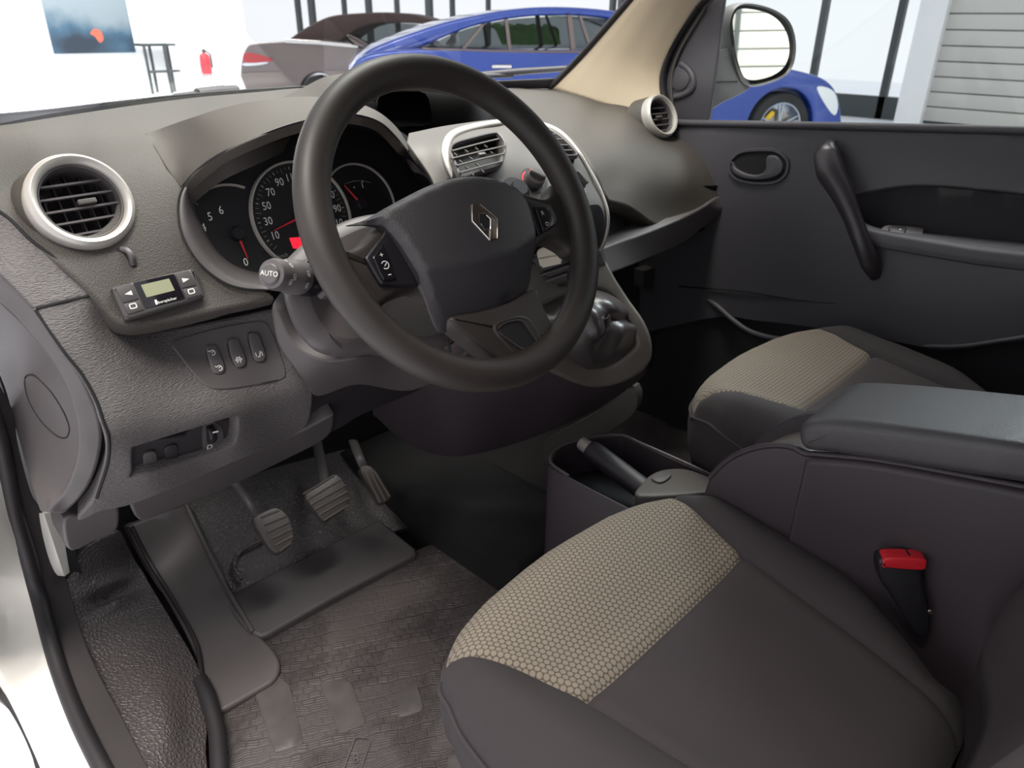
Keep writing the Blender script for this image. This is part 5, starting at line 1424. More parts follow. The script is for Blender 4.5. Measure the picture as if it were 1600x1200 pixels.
# ================================================================== ARM REST BOX
arm = empty('armrest_box', (-.02, -.95, .42), 'dark armrest storage box with padded lid between the seats', 'armrest')
ax0, ax1 = -.092, .052
AF = Frame((ax0, 0, 0), (-1, 0, 0))                      # looks at the driver side; a runs towards -y? see below
def ayz(u, v, x=ax0):
    p = PX(u, v, x); return ((p - AF.o) @ AF.ex, (p - AF.o) @ AF.ey)
def ay(y, z): return (np.array([ax0, y, z]) - AF.o) @ AF.ex, z
prof = [ayz(*p) for p in ((1094, 790), (1108, 748), (1128, 727), (1150, 712), (1180, 701), (1210, 697), (1238, 700), (1256, 709), (1280, 711), (1375, 721), (1600, 762))]
prof = list(catmull(prof, 5))
yl = prof[-1][0]; s_ = 1 if ay(-1.3, 0)[0] > ay(-.5, 0)[0] else -1
prof += [np.array([ay(-1.30, 0)[0], prof[-1][1] + .02]), np.array([ay(-1.30, 0)[0], .40]), np.array([prof[0][0], .40])]
prism('box_side', AF, prof, -.012, 0.0, MT['console'], arm, .004, label=None)
prism('box_side', AF, prof, -(ax1 - ax0), -(ax1 - ax0) + .012, MT['console'], arm, .004)
pr2 = [np.array([p[0], p[1] - .028]) for p in prof[:-3]]; pr2 = pr2 + prof[-3:]
prism('box_well', AF, pr2, -(ax1 - ax0) + .006, -.006, MT['console_light'], arm, 0.0)
tube('box_rim', catmull([AF.w(*ayz(u, v), -.003) for u, v in ((1108, 748), (1128, 727), (1150, 712), (1180, 701), (1210, 697), (1238, 700), (1256, 710), (1280, 712), (1375, 722), (1600, 763))], 5), .0045, MT['console'], arm, 8)
# face of the box behind the nose stands a little proud
pf = [ayz(*p) for p in ((1262, 712), (1375, 722), (1600, 763))]
pf2 = list(catmull(pf, 5)) + [np.array([ay(-1.30, 0)[0], pf[-1][1] + .02]), np.array([ay(-1.30, 0)[0], .42]), np.array([pf[0][0], .42])]
prism('box_face', AF, pf2, -.006, .010, MT['console'], arm, .008, 5)
# padded lid
lid = [ayz(*p, ax0 + .006) for p in ((1262, 700), (1252, 690), (1250, 672), (1258, 660))]
z0l = lid[-1][1]
lp2 = list(catmull([ayz(*p, ax0 + .006) for p in ((1300, 706), (1266, 702), (1253, 690), (1251, 668), (1264, 655), (1300, 653), (1400, 663), (1600, 690))], 5))
bt_ = list(catmull([ayz(*p, ax0 + .006) for p in ((1600, 753), (1450, 730), (1350, 714), (1300, 706))], 4))
yb = ay(-1.28, 0)[0]
poly = lp2 + [np.array([yb, lp2[-1][1] + .004])] + [np.array([yb, bt_[0][1] + .005])] + bt_[:-1]
wl = (ax1 + .012) - (ax0 - .004)
mbv = prism_vf(Frame((ax0 - .004, 0, 0), (-1, 0, 0)), poly, -wl / 2, .0, .013, 6)
mbv2 = prism_vf(Frame((ax1 + .012, 0, 0), (1, 0, 0)), [(-p[0], p[1]) for p in poly], -wl / 2, .0, .013, 6)
MB().add(mbv).add(mbv2).build('padded_lid', MT['armrest'], arm, angle=60)
# seat-belt buckle
BF = Frame(PX(1412, 900, -.125), unit((-.75, -.45, .15)))
bk = empty('belt_buckle', PX(1440, 960, -.125), 'black seat belt buckle with red release button beside the driver seat', 'belt buckle')
prism('buckle_body', BF, catmull([BF.px(u, v) for u, v in ((1371, 884), (1376, 872), (1412, 868), (1444, 872), (1447, 884), (1441, 900), (1452, 950), (1450, 990), (1430, 990), (1395, 935), (1375, 905))], 4, True), -.02, .004, MT['black'], bk, .004)
prism('release_button', BF, catmull([BF.px(u, v) for u, v in ((1378, 880), (1384, 868), (1440, 870), (1445, 878), (1438, 887), (1382, 883))], 4, True), -.016, .0065, MT['red'], bk, .002)
lathe('buckle_screw', BF.at(*BF.px(1452, 953), .004), [(0, .0012), (.0022, .0012), (.003, 0)], MT['steel'], bk, 12)

# ================================================================== SEATS
def hw_out(b): return np.interp(b, [0, .012, .03, .06, .12, .25, .33, .42, .5], [.12, .17, .205, .238, .262, .272, .255, .205, .15])
def build_seat(name, label, xc, yf, z0, back=True):
    e = empty(name, (xc, yf - .25, .40), label, 'car seat')
    T = lambda a, b, z: np.array([xc + a, yf - b, z0 + z])
    bs = np.r_[0, .003, .008, .016, .026, .04, .06, .09, .12, .16, .20, .25, .29, .33, .37, .42, .46, .5]
    right = [(hw_out(b) , b) for b in bs]; left = [(-hw_out(b), b) for b in bs[::-1]]
    foot = outline([(p[0], p[1]) for p in catmull([(0.0, -.012)] + right + left, 3, True)], 1) if False else catmull([(0.0, -.010)] + right + left, 3, True)
    foot = resample(foot, .009)
    rE = .055
    def seam_x(b): return np.interp(b, [0, .03, .08, .14, .20, .30, .40, .52], [.235, .228, .208, .186, .166, .150, .135, .112])
    def H(P):
        a, b = P[:, 0], P[:, 1]
        d = loop_dist(foot, P)
        edge = np.where(d < rE, -rE + np.sqrt(np.maximum(0, rE ** 2 - (rE - d) ** 2)), 0)
        z = edge * .95
        s = seam_x(b)
        # bolsters swell outside the seams, the middle dips towards the back
        bol = np.exp(-((np.abs(a) - s - .045) / .045) ** 2)
        z += .020 * bol * np.clip(b / .12, 0, 1) * np.clip((.56 - b) / .2, 0, 1)
        z += .012 * np.exp(-((b - .09) / .09) ** 2) - .020 * np.clip((b - .22) / .28, 0, 1) ** 1.2
        z -= .006 * (1 - np.clip(np.abs(a) / .16, 0, 1) ** 2) * np.clip((b - .15) / .1, 0, 1)
        g = lambda q, w: np.exp(-(q / w) ** 2)
        z -= .007 * g(np.abs(a) - s, .005) * (b > .02)
        z -= .008 * g(b - .205, .006) * (np.abs(a) < s)
        z -= .03 * np.clip((np.abs(a) - s) / .1, 0, 1) * np.clip((b - .34) / .16, 0, 1)
        return z
    rings = np.vstack([c + (foot - c) * 1.0 for c in [foot.mean(0)]])
    ex = []
    for off in (.002, .005, .010, .017, .026, .038):
        q = inset2d(ccw(foot), off); ex.append(q[::2] if off > .008 else q)
    ex = np.vstack(ex)
    # panels in plan
    bb = np.linspace(.002, .205, 26)
    sr = [(seam_x(b), b) for b in bb]; sl_ = [(-seam_x(b), b) for b in bb]
    def front_arc():
        m = foot[(foot[:, 1] < .03)]
        m = m[np.argsort(m[:, 0])]
        return m
    fa = front_arc(); lim = seam_x(0.02)
    near = foot[foot[:, 1] < .11]
    cR = near[np.argmin(np.abs(near[:, 0] - seam_x(near[:, 1])) + 10 * (near[:, 0] < 0))]; cL = near[np.argmin(np.abs(-near[:, 0] - seam_x(near[:, 1])) + 10 * (near[:, 0] > 0))]
    fa = foot[(foot[:, 1] <= max(cR[1], cL[1]) + 1e-6) & (foot[:, 0] > cL[0]) & (foot[:, 0] < cR[0])]
    fa = fa[np.argsort(fa[:, 0])]
    b0r = float(max(cR[1], cL[1])) + .004
    sr = [p for p in sr if p[1] > b0r]; sl_ = [p for p in sl_ if p[1] > b0r]
    xs = np.linspace(-seam_x(.205), seam_x(.205), 24)
    front = np.array([tuple(cL)] + list(map(tuple, fa)) + [tuple(cR)] + sr + [(x, .205) for x in xs[::-1]][1:-1] + [(-seam_x(.205), .205)] + sl_[::-1][1:])
    bb2 = np.linspace(.205, .5, 34)
    centre = np.array([(x, .205) for x in xs] + [(seam_x(b), b) for b in bb2[1:]] + [(x, .5) for x in np.linspace(.112, -.112, 14)[1:]] + [(-seam_x(b), b) for b in bb2[::-1][1:-1]])
    def bolster(sg):
        cc_ = cR if sg > 0 else cL
        inner = [tuple(cc_)] + [(sg * abs(q[0]), q[1]) for q in sr] + [(sg * seam_x(b), b) for b in bb2[1:]]
        outer = [p for p in foot if p[0] * sg > 0 and p[1] > cc_[1] + .001 and p[1] < .498 and abs(p[0]) > seam_x(p[1]) + .002]
        outer = sorted(outer, key=lambda p: -p[1])
        return np.array(inner + [(sg * .13, .5)] + [tuple(p) for p in outer])
    def panel(nm, loop, m, step=.010):
        V, Tt, bl = triangulate(loop, [], step, ex)
        G = H(V)
        W = [T(p[0], p[1], h) for p, h in zip(V, G)]
        o = mesh(nm, W, [tuple(t[::-1]) for t in Tt], m, e, True, 70)
        fixn(o)
        return o
    panel('front_panel', front, MT['honey'], .009)['label'] = 'pale honeycomb cloth panel at the front of the cushion'
    panel('centre_panel', centre, MT['seat'], .011)
    panel('bolster', bolster(1), MT['seat_dark'], .010)
    panel('bolster', bolster(-1), MT['seat_dark'], .010)
    # skirt of the cushion
    fc_ = ccw(foot)
    hz = H(fc_)
    rows = []
    for off, dz in ((0, 0), (-.003, -.012), (-.004, -.03), (.0, -.07), (.012, -.11), (.03, -.135)):
        q = inset2d(fc_, off)
        rows.append([T(p[0], p[1], h * 1.0 + dz) for p, h in zip(q, hz)])
    V, Fc = loft_vf(rows, True)
    sk = mesh('cushion_side', V, Fc, MT['seat_dark'], e, True, 70); fixn(sk)
    pq = inset2d(fc_, -.003)
    pp_ = [T(p[0], p[1], h - .008) for p, h in zip(pq, hz) if p[1] < .46]
    # seam stitched round the front and sides
    k = max(range(len(pq)), key=lambda i: pq[i][1])
    order = list(range(k, len(pq))) + list(range(0, k))
    path = [T(pq[i][0], pq[i][1], hz[i] - .006) for i in order if pq[i][1] < .45]
    tube('piping', path, .0026, MT['seat'], e, 8)
    # plinth and rail
    V, Fc = prism_vf(Frame((xc, 0, 0), (0, 0, 1), up=(0, 1, 0)), [(-.19, yf - .48), (.19, yf - .48), (.19, yf - .06), (-.19, yf - .06)], .41, z0 - .11, .01)
    mesh('seat_base', V, Fc, MT['dark'], e)
    # lower side shield, pale plastic
    V, Fc = prism_vf(Frame((xc - .215, 0, 0), (-1, 0, 0)), catmull([(yy, zz) for yy, zz in ((yf - .06, .50), (yf - .05, .60), (yf - .10, z0 - .13), (yf - .40, z0 - .12), (yf - .52, z0 - .1), (yf - .52, .5))], 4, True) * np.array([-1 if Frame((0, 0, 0), (-1, 0, 0)).ex[1] < 0 else 1, 1]), -.02, .02, .01)
    mesh('side_shield', V, Fc, MT['plain_light'], e)
    if back:
        # backrest: leaning pad with side bolsters
        tilt = .30
        BFm = Frame(np.array([xc, yf - .512, z0 + .00]), (0, math.cos(tilt), math.sin(tilt)), up=(0, 0, 1))
        def hwb(t): return np.interp(t, [0, .04, .15, .3, .45, .56, .60, .62], [.20, .235, .255, .262, .235, .195, .15, .09])
        nseg = 40
        rows = []
        for sgn_h, dp in ((0, 0),):
            pass
        ts = np.linspace(0, .62, 32); rows = []
        for t in ts:
            w = hwb(t); r = []
            for k in range(nseg + 1):
                a = -1 + 2 * k / nseg
                x = w * math.sin(a * math.pi / 2)
                fall = -.075 * (1 - math.sqrt(max(0, 1 - abs(a) ** 5)))
                bol = .055 * math.exp(-((abs(x) - .19) / .055) ** 2) * np.interp(t, [0, .08, .3, .5, .62], [.7, 1, 1, .4, 0])
                endf = -.06 * (1 - math.sqrt(max(0, 1 - (max(0, (t - .54) / .08)) ** 2)))
                r.append(BFm.w(x, t, .0 + fall + bol + endf))
            rows.append(r)
        V, Fc = loft_vf(rows)
        n0 = len(V)
        mb = MB().add((V, Fc))
        o = mb.build('backrest', MT['seat'], e, angle=70); fixn_dir(o, BFm.ez)
        md = o.modifiers.new('thickness', 'SOLIDIFY'); md.thickness = .06; md.offset = -1
    return e
def fixn_dir(o, d):
    me = o.data
    bm = bmesh.new(); bm.from_mesh(me)
    bmesh.ops.recalc_face_normals(bm, faces=bm.faces)
    s = sum(f.calc_area() * f.normal.dot(Vector(d)) for f in bm.faces)
    if s < 0: bmesh.ops.reverse_faces(bm, faces=bm.faces)
    bm.to_mesh(me); bm.free()
build_seat('driver_seat', 'driver seat with black bolsters and pale honeycomb front panel, nearest the camera', -.325, -.530, .795)
build_seat('passenger_seat', 'passenger seat with pale front panel, partly hidden by the armrest', .353, -.435, .845)

# ================================================================== AUXILIARY HEATER CONTROL ON THE DASH
hp = SA.frame(248, 462)
tc_ = unit(hp.ez + np.array([0, -.10, -.05]))
HF = Frame(hp.o + hp.ez * .004, tc_)
htr = empty('heater_timer', HF.o, 'small black heater timer with grey display stuck on the dash below the vent', 'heater timer')
def hq(pts, h): return [HF.px(u, v, h) for u, v in pts]
Ht = .014
prism('timer_case', HF, outline([tuple(p) for p in hq([(176, 455), (180, 447), (240, 433), (296, 420), (304, 422), (311, 440), (318, 458), (315, 465), (260, 482), (202, 499), (194, 496), (185, 478)], Ht)], 4), -.006, Ht, MT['button'], htr, .004, 4)
def hbtn(pts, name, m, h=.0012, bev=.0006):
    c = np.mean(np.array(pts), 0)
    q = [tuple(c + (np.array(p) - c) * .97) for p in pts]
    return prism(name, HF, hq(q, Ht), Ht - .001, Ht + h, m, htr, bev, 2)
scr = hbtn([(206.7, 441.5), (272.5, 427), (291, 467.5), (226.4, 483.5)], 'display_window', MT['gloss_black'], .0008)
b1 = hbtn([(179.5, 448.6), (205, 442.5), (217.4, 467.5), (192, 474)], 'timer_button', MT['button'])
b2 = hbtn([(192.5, 475), (218, 468.5), (226, 484), (199.5, 492)], 'timer_button', MT['button'])
b3 = hbtn([(273, 427), (294, 422.5), (307.5, 446), (284, 450.8)], 'timer_button', MT['button'])
b4 = hbtn([(285, 452), (308.5, 447), (315, 461), (291.5, 467)], 'timer_button', MT['button'])
prism('display_glass', HF, hq([(220, 445.6), (264, 435.4), (273, 454), (229, 465)], Ht), Ht, Ht + .0012, MT['lcd'], scr, 0.0)
hx = unit(np.array(HF.px(264, 435.4, Ht)) - np.array(HF.px(220, 445.6, Ht)))
rot = math.atan2(hx[1], hx[0])
def hat(u, v, h): return HF.at(*HF.px(u, v, h), h).turn(rot)
text('maker_name', 'Eberspächer', hat(260, 469.5, Ht + .0011), .0052, MT['print'], scr)
f = hat(244, 472, Ht + .0011)
MB().add(prism_vf(f, [(-.0014, -.0032), (.0009, -.0032), (.0014, .0), (.0014, .0032), (-.0009, .0032), (-.0014, 0)], 0, .0002, 0)).build('maker_sign', MT['print'], scr, smooth=False)
f = hat(201, 458.5, Ht + .0014); prism('arrow_mark', f, [(-.0048, 0), (.0040, -.0030), (.0040, .0030)], 0, .0002, MT['print'], b1, 0)
f = hat(290, 437, Ht + .0014); prism('arrow_mark', f, [(.0048, 0), (-.0040, -.0030), (-.0040, .0030)], 0, .0002, MT['print'], b3, 0)
f = hat(208, 478, Ht + .0014); MB().add(stroke_vf(f, rrect(.0075, .0058, .0012), .0012, 0, True)).build('square_mark', MT['print'], b2, smooth=False)
f = hat(299, 455, Ht + .0014); MB().add(stroke_vf(f, rrect(.0072, .0058, .0012), .0012, 0, True)).build('square_mark', MT['print'], b4, smooth=False)

# ================================================================== WIPERS AND DOOR MIRROR
wl_ = empty('wiper', PY(310, 148, .66), 'black wiper at the foot of the windscreen on the driver side', 'wiper')
tube('wiper_arm', [PY(238, 163, .60), PY(275, 152, .64), PY(312, 147, .67)], [.004, .008, .008], MT['dark'], wl_, 8)
tube('wiper_blade', [PY(308, 146, .66), PY(340, 142, .68), PY(370, 141, .70)], .011, MT['dark'], wl_, 8)
wr_ = empty('wiper', PX(800, 113, .55), 'black wiper blade at the foot of the windscreen by the blue car', 'wiper')
tube('wiper_arm', [PX(640, 128, .25), PX(740, 119, .48), PX(800, 117, .62)], .007, MT['dark'], wr_, 8)
tube('wiper_blade', [PX(735, 118, .48), PX(810, 112, .64), PX(886, 107, .80)], [.007, .009, .008], MT['dark'], wr_, 8)

MF = Frame(PX(1195, 70, .90), unit((-.38, -.92, .03)))
mir = empty('door_mirror', MF.w(0, -.1, .05), 'black door mirror outside the passenger window reflecting a slatted wall', 'door mirror')
mo = outline([tuple(MF.px(u, v)) for u, v in ((1138, 40), (1146, 14), (1162, 4), (1190, 7), (1218, 18), (1236, 36), (1244, 66), (1241, 98), (1228, 119), (1202, 131), (1176, 136), (1158, 130), (1148, 105), (1141, 70))], 5)
mo = ccw(mo); mc = mo.mean(0)
rows = [[MF.w(*p, h) for p in inset2d(mo, i)] for i, h in ((.006, -.004), (.0025, .002), (0, -.004), (0, -.03))] + [[MF.w(*(mc + (p - mc) * s), h) for p in mo] for s, h in ((.93, -.07), (.75, -.10), (.4, -.115), (.02, -.12))]
V, Fc = loft_vf(rows, True)
hs = mesh('mirror_housing', V, Fc, MT['plain'], mir, True, 50); fixn(hs)
mirm = mat('mirror_glass', '#f2f2ee', 0.02, metal=1.0)
prism('mirror_glass', MF, outline([tuple(MF.px(u, v)) for u, v in ((1148, 30), (1156, 15), (1175, 14), (1200, 20), (1220, 33), (1233, 55), (1236, 82), (1228, 104), (1210, 118), (1185, 125), (1168, 123), (1160, 110), (1153, 85), (1149, 55))], 5), -.03, -.006, mirm, mir, 0.0)
SMm = Surf([(1112, 165, 'X', .76), (1118, 80, 'X', .76), (1150, 150, 'X', .82), (1150, 80, 'X', .84), (1165, 140, 'X', .86)])
sheet('mirror_arm', SMm, [(1108, 172, 1), (1120, 82, 1), (1150, 78), (1160, 115), (1172, 134), (1150, 148), (1130, 158)], MT['plain'], mir, step=7, roll=.004, depth=.05)
tube('arm_seam', [SMm([(1117, 128)])[0] + np.array([-.002, -.002, 0]), SMm([(1152, 127)])[0] + np.array([-.002, -.002, 0])], .0016, MT['void'], mir, 6)

# ================================================================== SHOWROOM
def wallslab(name, p, q, z0, z1, th, m):
    p = np.array(p, float); q = np.array(q, float); d = unit(q - p); n = np.array([-d[1], d[0]])
    poly = [p, q, q + n * th, p + n * th]
    return prism(name, UPZ, poly, z0, z1, m, None, 0.0)
struct(slab('floor', -14, 22, -16, 30, -.08, 0, MT['tile'], None, 0), 'pale shiny tiled floor of the showroom', 'floor')
YA = 15.8
struct(wallslab('wall_back', (-8, YA), (7.9, YA), 0, 4.6, .2, MT['wall']), 'white showroom wall behind the picture', 'wall')
struct(wallslab('wall_side', (-8, YA), (-8, -9), 0, 4.6, -.2, MT['wall']), 'white showroom wall on the driver side', 'wall')
# upright ribs and pipes on the white wall
for i, (u0, u1, w, m) in enumerate(((286, 312, .10, MT['wall_grey']), (322, 338, .16, MT['wall']), (338, 352, .10, MT['wall_grey']))):
    p = PY(u1, 138, YA - .02)
    struct(prism('trim_%d' % (5 + i), UPZ, [(p[0] - w / 2, YA - .12), (p[0] + w / 2, YA - .12), (p[0] + w / 2, YA), (p[0] - w / 2, YA)], 0, 4.6, m, None, 0), ('narrow grey rib on the white wall left of the extinguisher', 'white pillar on the wall behind the extinguisher', 'grey pipe on the wall right of the extinguisher')[i], 'wall trim')
AW = Frame((4.0, YA - .03, 1.2), (0, -1, 0))
# wall picture: clouds of blue and white spray with an orange spot
pm_ = bpy.data.materials.new('wall_picture_print'); pm_.use_nodes = True
nt = pm_.node_tree; b = nt.nodes['Principled BSDF']; N = nt.nodes.new; L = nt.links.new
tcn = N('ShaderNodeTexCoord'); ns = N('ShaderNodeTexNoise'); ns.inputs['Scale'].default_value = 1.3; ns.inputs['Detail'].default_value = 7
L(tcn.outputs['Object'], ns.inputs['Vector'])
sx_ = N('ShaderNodeSeparateXYZ'); L(tcn.outputs['Object'], sx_.inputs[0])
zr = N('ShaderNodeMapRange'); zr.inputs['From Min'].default_value = 1.0; zr.inputs['From Max'].default_value = 1.75; zr.inputs['To Min'].default_value = -.28; zr.inputs['To Max'].default_value = .42
L(sx_.outputs['Z'], zr.inputs['Value'])
ad = N('ShaderNodeMath'); ad.operation = 'ADD'; L(ns.outputs['Fac'], ad.inputs[0]); L(zr.outputs['Result'], ad.inputs[1])
cr_ = N('ShaderNodeValToRGB'); cr_.color_ramp.elements[0].color = lin('#0f1f2e'); cr_.color_ramp.elements[0].position = .18
cr_.color_ramp.elements[1].color = lin('#6f7a80'); cr_.color_ramp.elements[1].position = .72
e_ = cr_.color_ramp.elements.new(.42); e_.color = lin('#2c4a5e')
L(ad.outputs[0], cr_.inputs['Fac']); L(cr_.outputs['Color'], b.inputs['Base Color'])
pq = [AW.px(u, v) for u, v in ((84, 84), (211, 82))]
pw = pq[1][0] - pq[0][0]
art = prism('wall_picture', AW.at(pq[0][0] + pw / 2, (pq[0][1] + pq[1][1]) / 2 + .75), rrect(pw, 1.5, .01), 0, .05, pm_, None, .004)
tag(art, 'large wall picture of blue and white spray on the showroom wall', 'picture')
c = AW.px(150, 54); sp_ = AW.at(c[0], c[1], .052)
prism('picture_spot', sp_, outline([(-.12, .02), (-.03, .10), (.08, .06), (.10, -.08), (.02, -.14), (-.05, -.03)], 4), 0, .004, mat('orange_print', '#b0513c', .6), art, 0)
# tall side table on black legs
tb = empty('side_table', (5.0, YA - .4, 0), 'tall thin-legged black side table standing below the wall picture', 'side table')
def wallp(u, v, h): return AW.w(*AW.px(u, v, h), h)
a0, a1 = wallp(216, 68, .25), wallp(268, 68, .25)
prism('table_top', UPZ, [(a0[0], a0[1] - .2), (a1[0], a1[1] - .2), (a1[0], a1[1] + .2), (a0[0], a0[1] + .2)], a0[2] - .05, a0[2], MT['mullion'], tb, 0)
for u, off in ((219, -.18), (238, .16), (250, -.18), (266, .16)):
    q = wallp(u, 72, .25); tube('leg', [np.array([q[0], q[1] + off, 0]), np.array([q[0], q[1] + off, a0[2] - .02])], .03, MT['mullion'], tb, 6)
tube('crossbar', [np.array([a0[0], a0[1] - .18, .42]), np.array([a1[0], a1[1] - .18, .42])], .028, MT['mullion'], tb, 6)
# fire extinguisher on the wall
q = wallp(321, 98, .12)
ex_ = empty('fire_extinguisher', q - np.array([0, 0, .25]), 'red fire extinguisher hanging on the white wall', 'fire extinguisher')
EFr = Frame(q - np.array([0, 0, .20]), (0, 0, 1), up=(0, 1, 0))
lathe('cylinder', EFr, [(0, -.02), (.09, -.02), (.10, 0), (.10, .30), (.08, .36), (.03, .39), (.03, .42)], MT['extinguisher'], ex_, 20)
lathe('valve', EFr, [(.035, .40), (.04, .44), (.02, .47), (0, .47)], MT['black'], ex_, 12)
tube('hose', [EFr.w(.03, 0, .44), EFr.w(.13, -.02, .36), EFr.w(.13, -.02, .1)], .015, MT['black'], ex_, 8)
# window front: posts and glass
XW = 12.8
wf = empty('window_2', (XW, 10, 0), 'tall showroom window front behind the parked cars', 'window front'); wf['kind'] = 'structure'
for (u, v, w) in ((466, 40, .10), (486, 30, .14), (536, 20, .06), (574, 20, .10), (618, 20, .08), (668, 20, .16), (704, 10, .07), (760, 5, .05), (955, 5, .08), (968, 5, .08), (1272, 100, .09), (1374, 170, .09)):
    p = PX(u, v, XW)
    w2 = w * (.9 if u < 600 else .6)
    prism('window_post', UPZ, [(XW, p[1] - w2), (XW + .12, p[1] - w2), (XW + .12, p[1] + w2), (XW, p[1] + w2)], 0, 4.6, MT['mullion'], wf, 0)
for (u0, u1) in ((490, 530), (676, 700), (1292, 1310)):
    pass
prism('window_base', UPZ, [(XW, 2.8), (XW + .15, 2.8), (XW + .15, 26), (XW, 26)], 0, .35, MT['mullion'], wf, 0)
p0, p1 = PX(1420, 100, XW - .1), PX(1462, 100, XW - .1)
struct(prism('trim_8', UPZ, [(XW - .2, p1[1]), (XW + .1, p1[1]), (XW + .1, p0[1]), (XW - .2, p0[1])], 0, 4.6, MT['wall_grey'], None, 0), 'broad pale post between window front and slatted door', 'post')
# slatted door
XS = XW - .05
yR = PX(1452, 100, XS)[1]
sd = empty('slatted_door', (XS, yR - 6, 0), 'pale grey slatted roller door at the right of the window front', 'roller door')
zs = sorted([PX(1500, v, XS)[2] for v in (22, 47.5, 72, 97, 121.5, 146, 170.5, 195)])
pitch = (zs[-1] - zs[0]) / (len(zs) - 1); z = zs[-1]
while z < 4.2: z += pitch
first = None
zz = z; k = 0
while zz > -.05:
    zb = max(0.0, zz - pitch + .018)
    if zz - zb > .03: prism('slat', UPZ, [(XS, yR - 13), (XS + .06, yR - 13), (XS + .06, yR), (XS, yR)], zb, zz, MT['slat'], sd, .008, 2)
    zz -= pitch
prism('door_backing', UPZ, [(XS + .03, yR - 13), (XS + .08, yR - 13), (XS + .08, yR), (XS + .03, yR)], 0, z, MT['mullion'], sd, 0)
prism('door_guide', UPZ, [(XS - .06, yR - .03), (XS + .05, yR - .03), (XS + .05, yR + .09), (XS - .06, yR + .09)], 0, 4.4, MT['steel'], sd, .01)
# second slatted door across the hall behind the van (seen in the door mirror)
YB = -9.0
sb = empty('slatted_door', (5, YB, 0), 'pale slatted roller door behind the van, seen only in the door mirror', 'roller door')
k = 0; zz = .22
while zz < 3.6:
    prism('slat', UPZ, [(.5, YB - .06), (12.6, YB - .06), (12.6, YB), (.5, YB)], zz - .20, zz, MT['slat'], sb, .008, 2)
    zz += .22
prism('door_backing', UPZ, [(.5, YB - .1), (12.6, YB - .1), (12.6, YB - .05), (.5, YB - .05)], 0, 3.6, MT['mullion'], sb, 0)
prism('door_guide', UPZ, [(3.4, YB - .04), (3.46, YB - .04), (3.46, YB + .05), (3.4, YB + .05)], 0, 3.6, MT['mullion'], sb, 0)
# clipped hedge outside
hd = []
p0, p1 = PX(775, 50, 16), PX(835, 50, 16)
def bumpy(n0, n1, f):
    return loft_vf([[f(i / n0, j / n1) for j in range(n1 + 1)] for i in range(n0 + 1)])
def hf(s, t):
    y = p0[1] + (p1[1] - p0[1]) * (s * 1.6 - .3); a = math.pi * t
    return np.array([17 - .8 * math.sin(a) * (1 + .25 * math.sin(s * 40) * math.sin(t * 17)), y, .0 + 1.28 * (1 - abs(2 * t - 1) ** 3) * (1 + .05 * math.sin(s * 31 + t * 9))])
hv = mesh('hedge', *bumpy(40, 24, hf), MT['leafgreen'], None)
tag(hv, 'green hedge outside seen through the blue car windows', 'hedge')

# ---- cars parked in the showroom
def side_frame(a, b):
    a = np.array(a, float); b = np.array(b, float)
    d = b - a; n = unit((d[1], -d[0], 0))
    if n @ (CAM - a) < 0: n = -n
    return Frame(a, n)
def cpoly(fr, pts, n=4): return outline([tuple(fr.px(p[0], p[1])) + tuple(p[2:]) for p in pts], n)
def wheel_car(fr, c, R, parent, spokes=5, cal=None):
    f = fr.at(c[0], c[1], -.03)
    w = lathe('tyre', f, [(R * .70, -.2), (R * .97, -.2), (R, -.17), (R, -.02), (R * .96, .02), (R * .74, .02), (R * .70, .0)], MT['tyre'], parent, 40)
    lathe('wheel_rim', f, [(R * .72, .01), (R * .70, .025), (R * .66, .02), (R * .64, -.12), (0, -.13)], MT['rimmetal'], w, 40)
    lathe('brake_disc', f, [(R * .45, -.06), (0, -.06)], MT['steel'], w, 24)
    for k in range(spokes):
        g = f.turn(.35 + k * 2 * math.pi / spokes)
        for da in (-.10, .10):
            gg = g.turn(da)
            mesh('wheel_spoke', *prism_vf(gg.at(R * .36, 0, -.02), rrect(R * .62, R * .055, R * .02), 0, .03, .005, 1), MT['rimmetal'], w)
    if cal: mesh('brake_caliper', *prism_vf(f.turn(cal).at(R * .42, 0, -.055), rrect(R * .16, R * .34, R * .05), 0, .03, .01), MT['yellow'], w)
    return w
# blue fastback
A = np.array([7.98, 3.13, 0]); B = np.array([3.94, 5.94, 0])
BFc = side_frame(A, B)
bc = empty('parked_car', (5.8, 5.6, 0), 'shiny blue fastback car parked beyond the windscreen', 'car')
gz = -BFc.w(0, 0)[2]
def zloc(z): return z - BFc.o[2]
bz = zloc(.18)
belt = [(545, 112), (562, 90), (600, 80), (660, 76), (720, 76), (800, 78), (900, 79), (980, 76), (1060, 74), (1120, 84)]
hoodl = [(1160, 98), (1200, 103), (1245, 110), (1285, 122), (1305, 140), (1313, 165), (1316, 195)]
lo = cpoly(BFc, [(548, 140), (545, 112)] + belt[1:] + hoodl, 3) if False else None
up_ = catmull([BFc.px(u, v) for u, v in belt + hoodl], 4)
x_end = up_[-1][0]; x_sta = up_[0][0]
fw_c = BFc.px(1219, 197); Rw = np.linalg.norm(BFc.px(1219, 145) - fw_c)
zb = bz if bz < fw_c[1] else fw_c[1] - .1
arch = [(fw_c[0] + Rw * 1.12 * math.cos(t), fw_c[1] + Rw * 1.12 * math.sin(t)) for t in np.linspace(-.3, math.pi + .3, 24)]
dirx = 1 if x_end > x_sta else -1
if dirx > 0: arch = arch
low_pts = [(x_end, zb)] + (arch if arch[0][0] > arch[-1][0] else arch[::-1]) + [(x_sta, zb)]
body = np.vstack([up_, np.array(low_pts)])
prism('car_body', BFc, body, -1.85, 0.0, MT['blue'], bc, .03, 3)
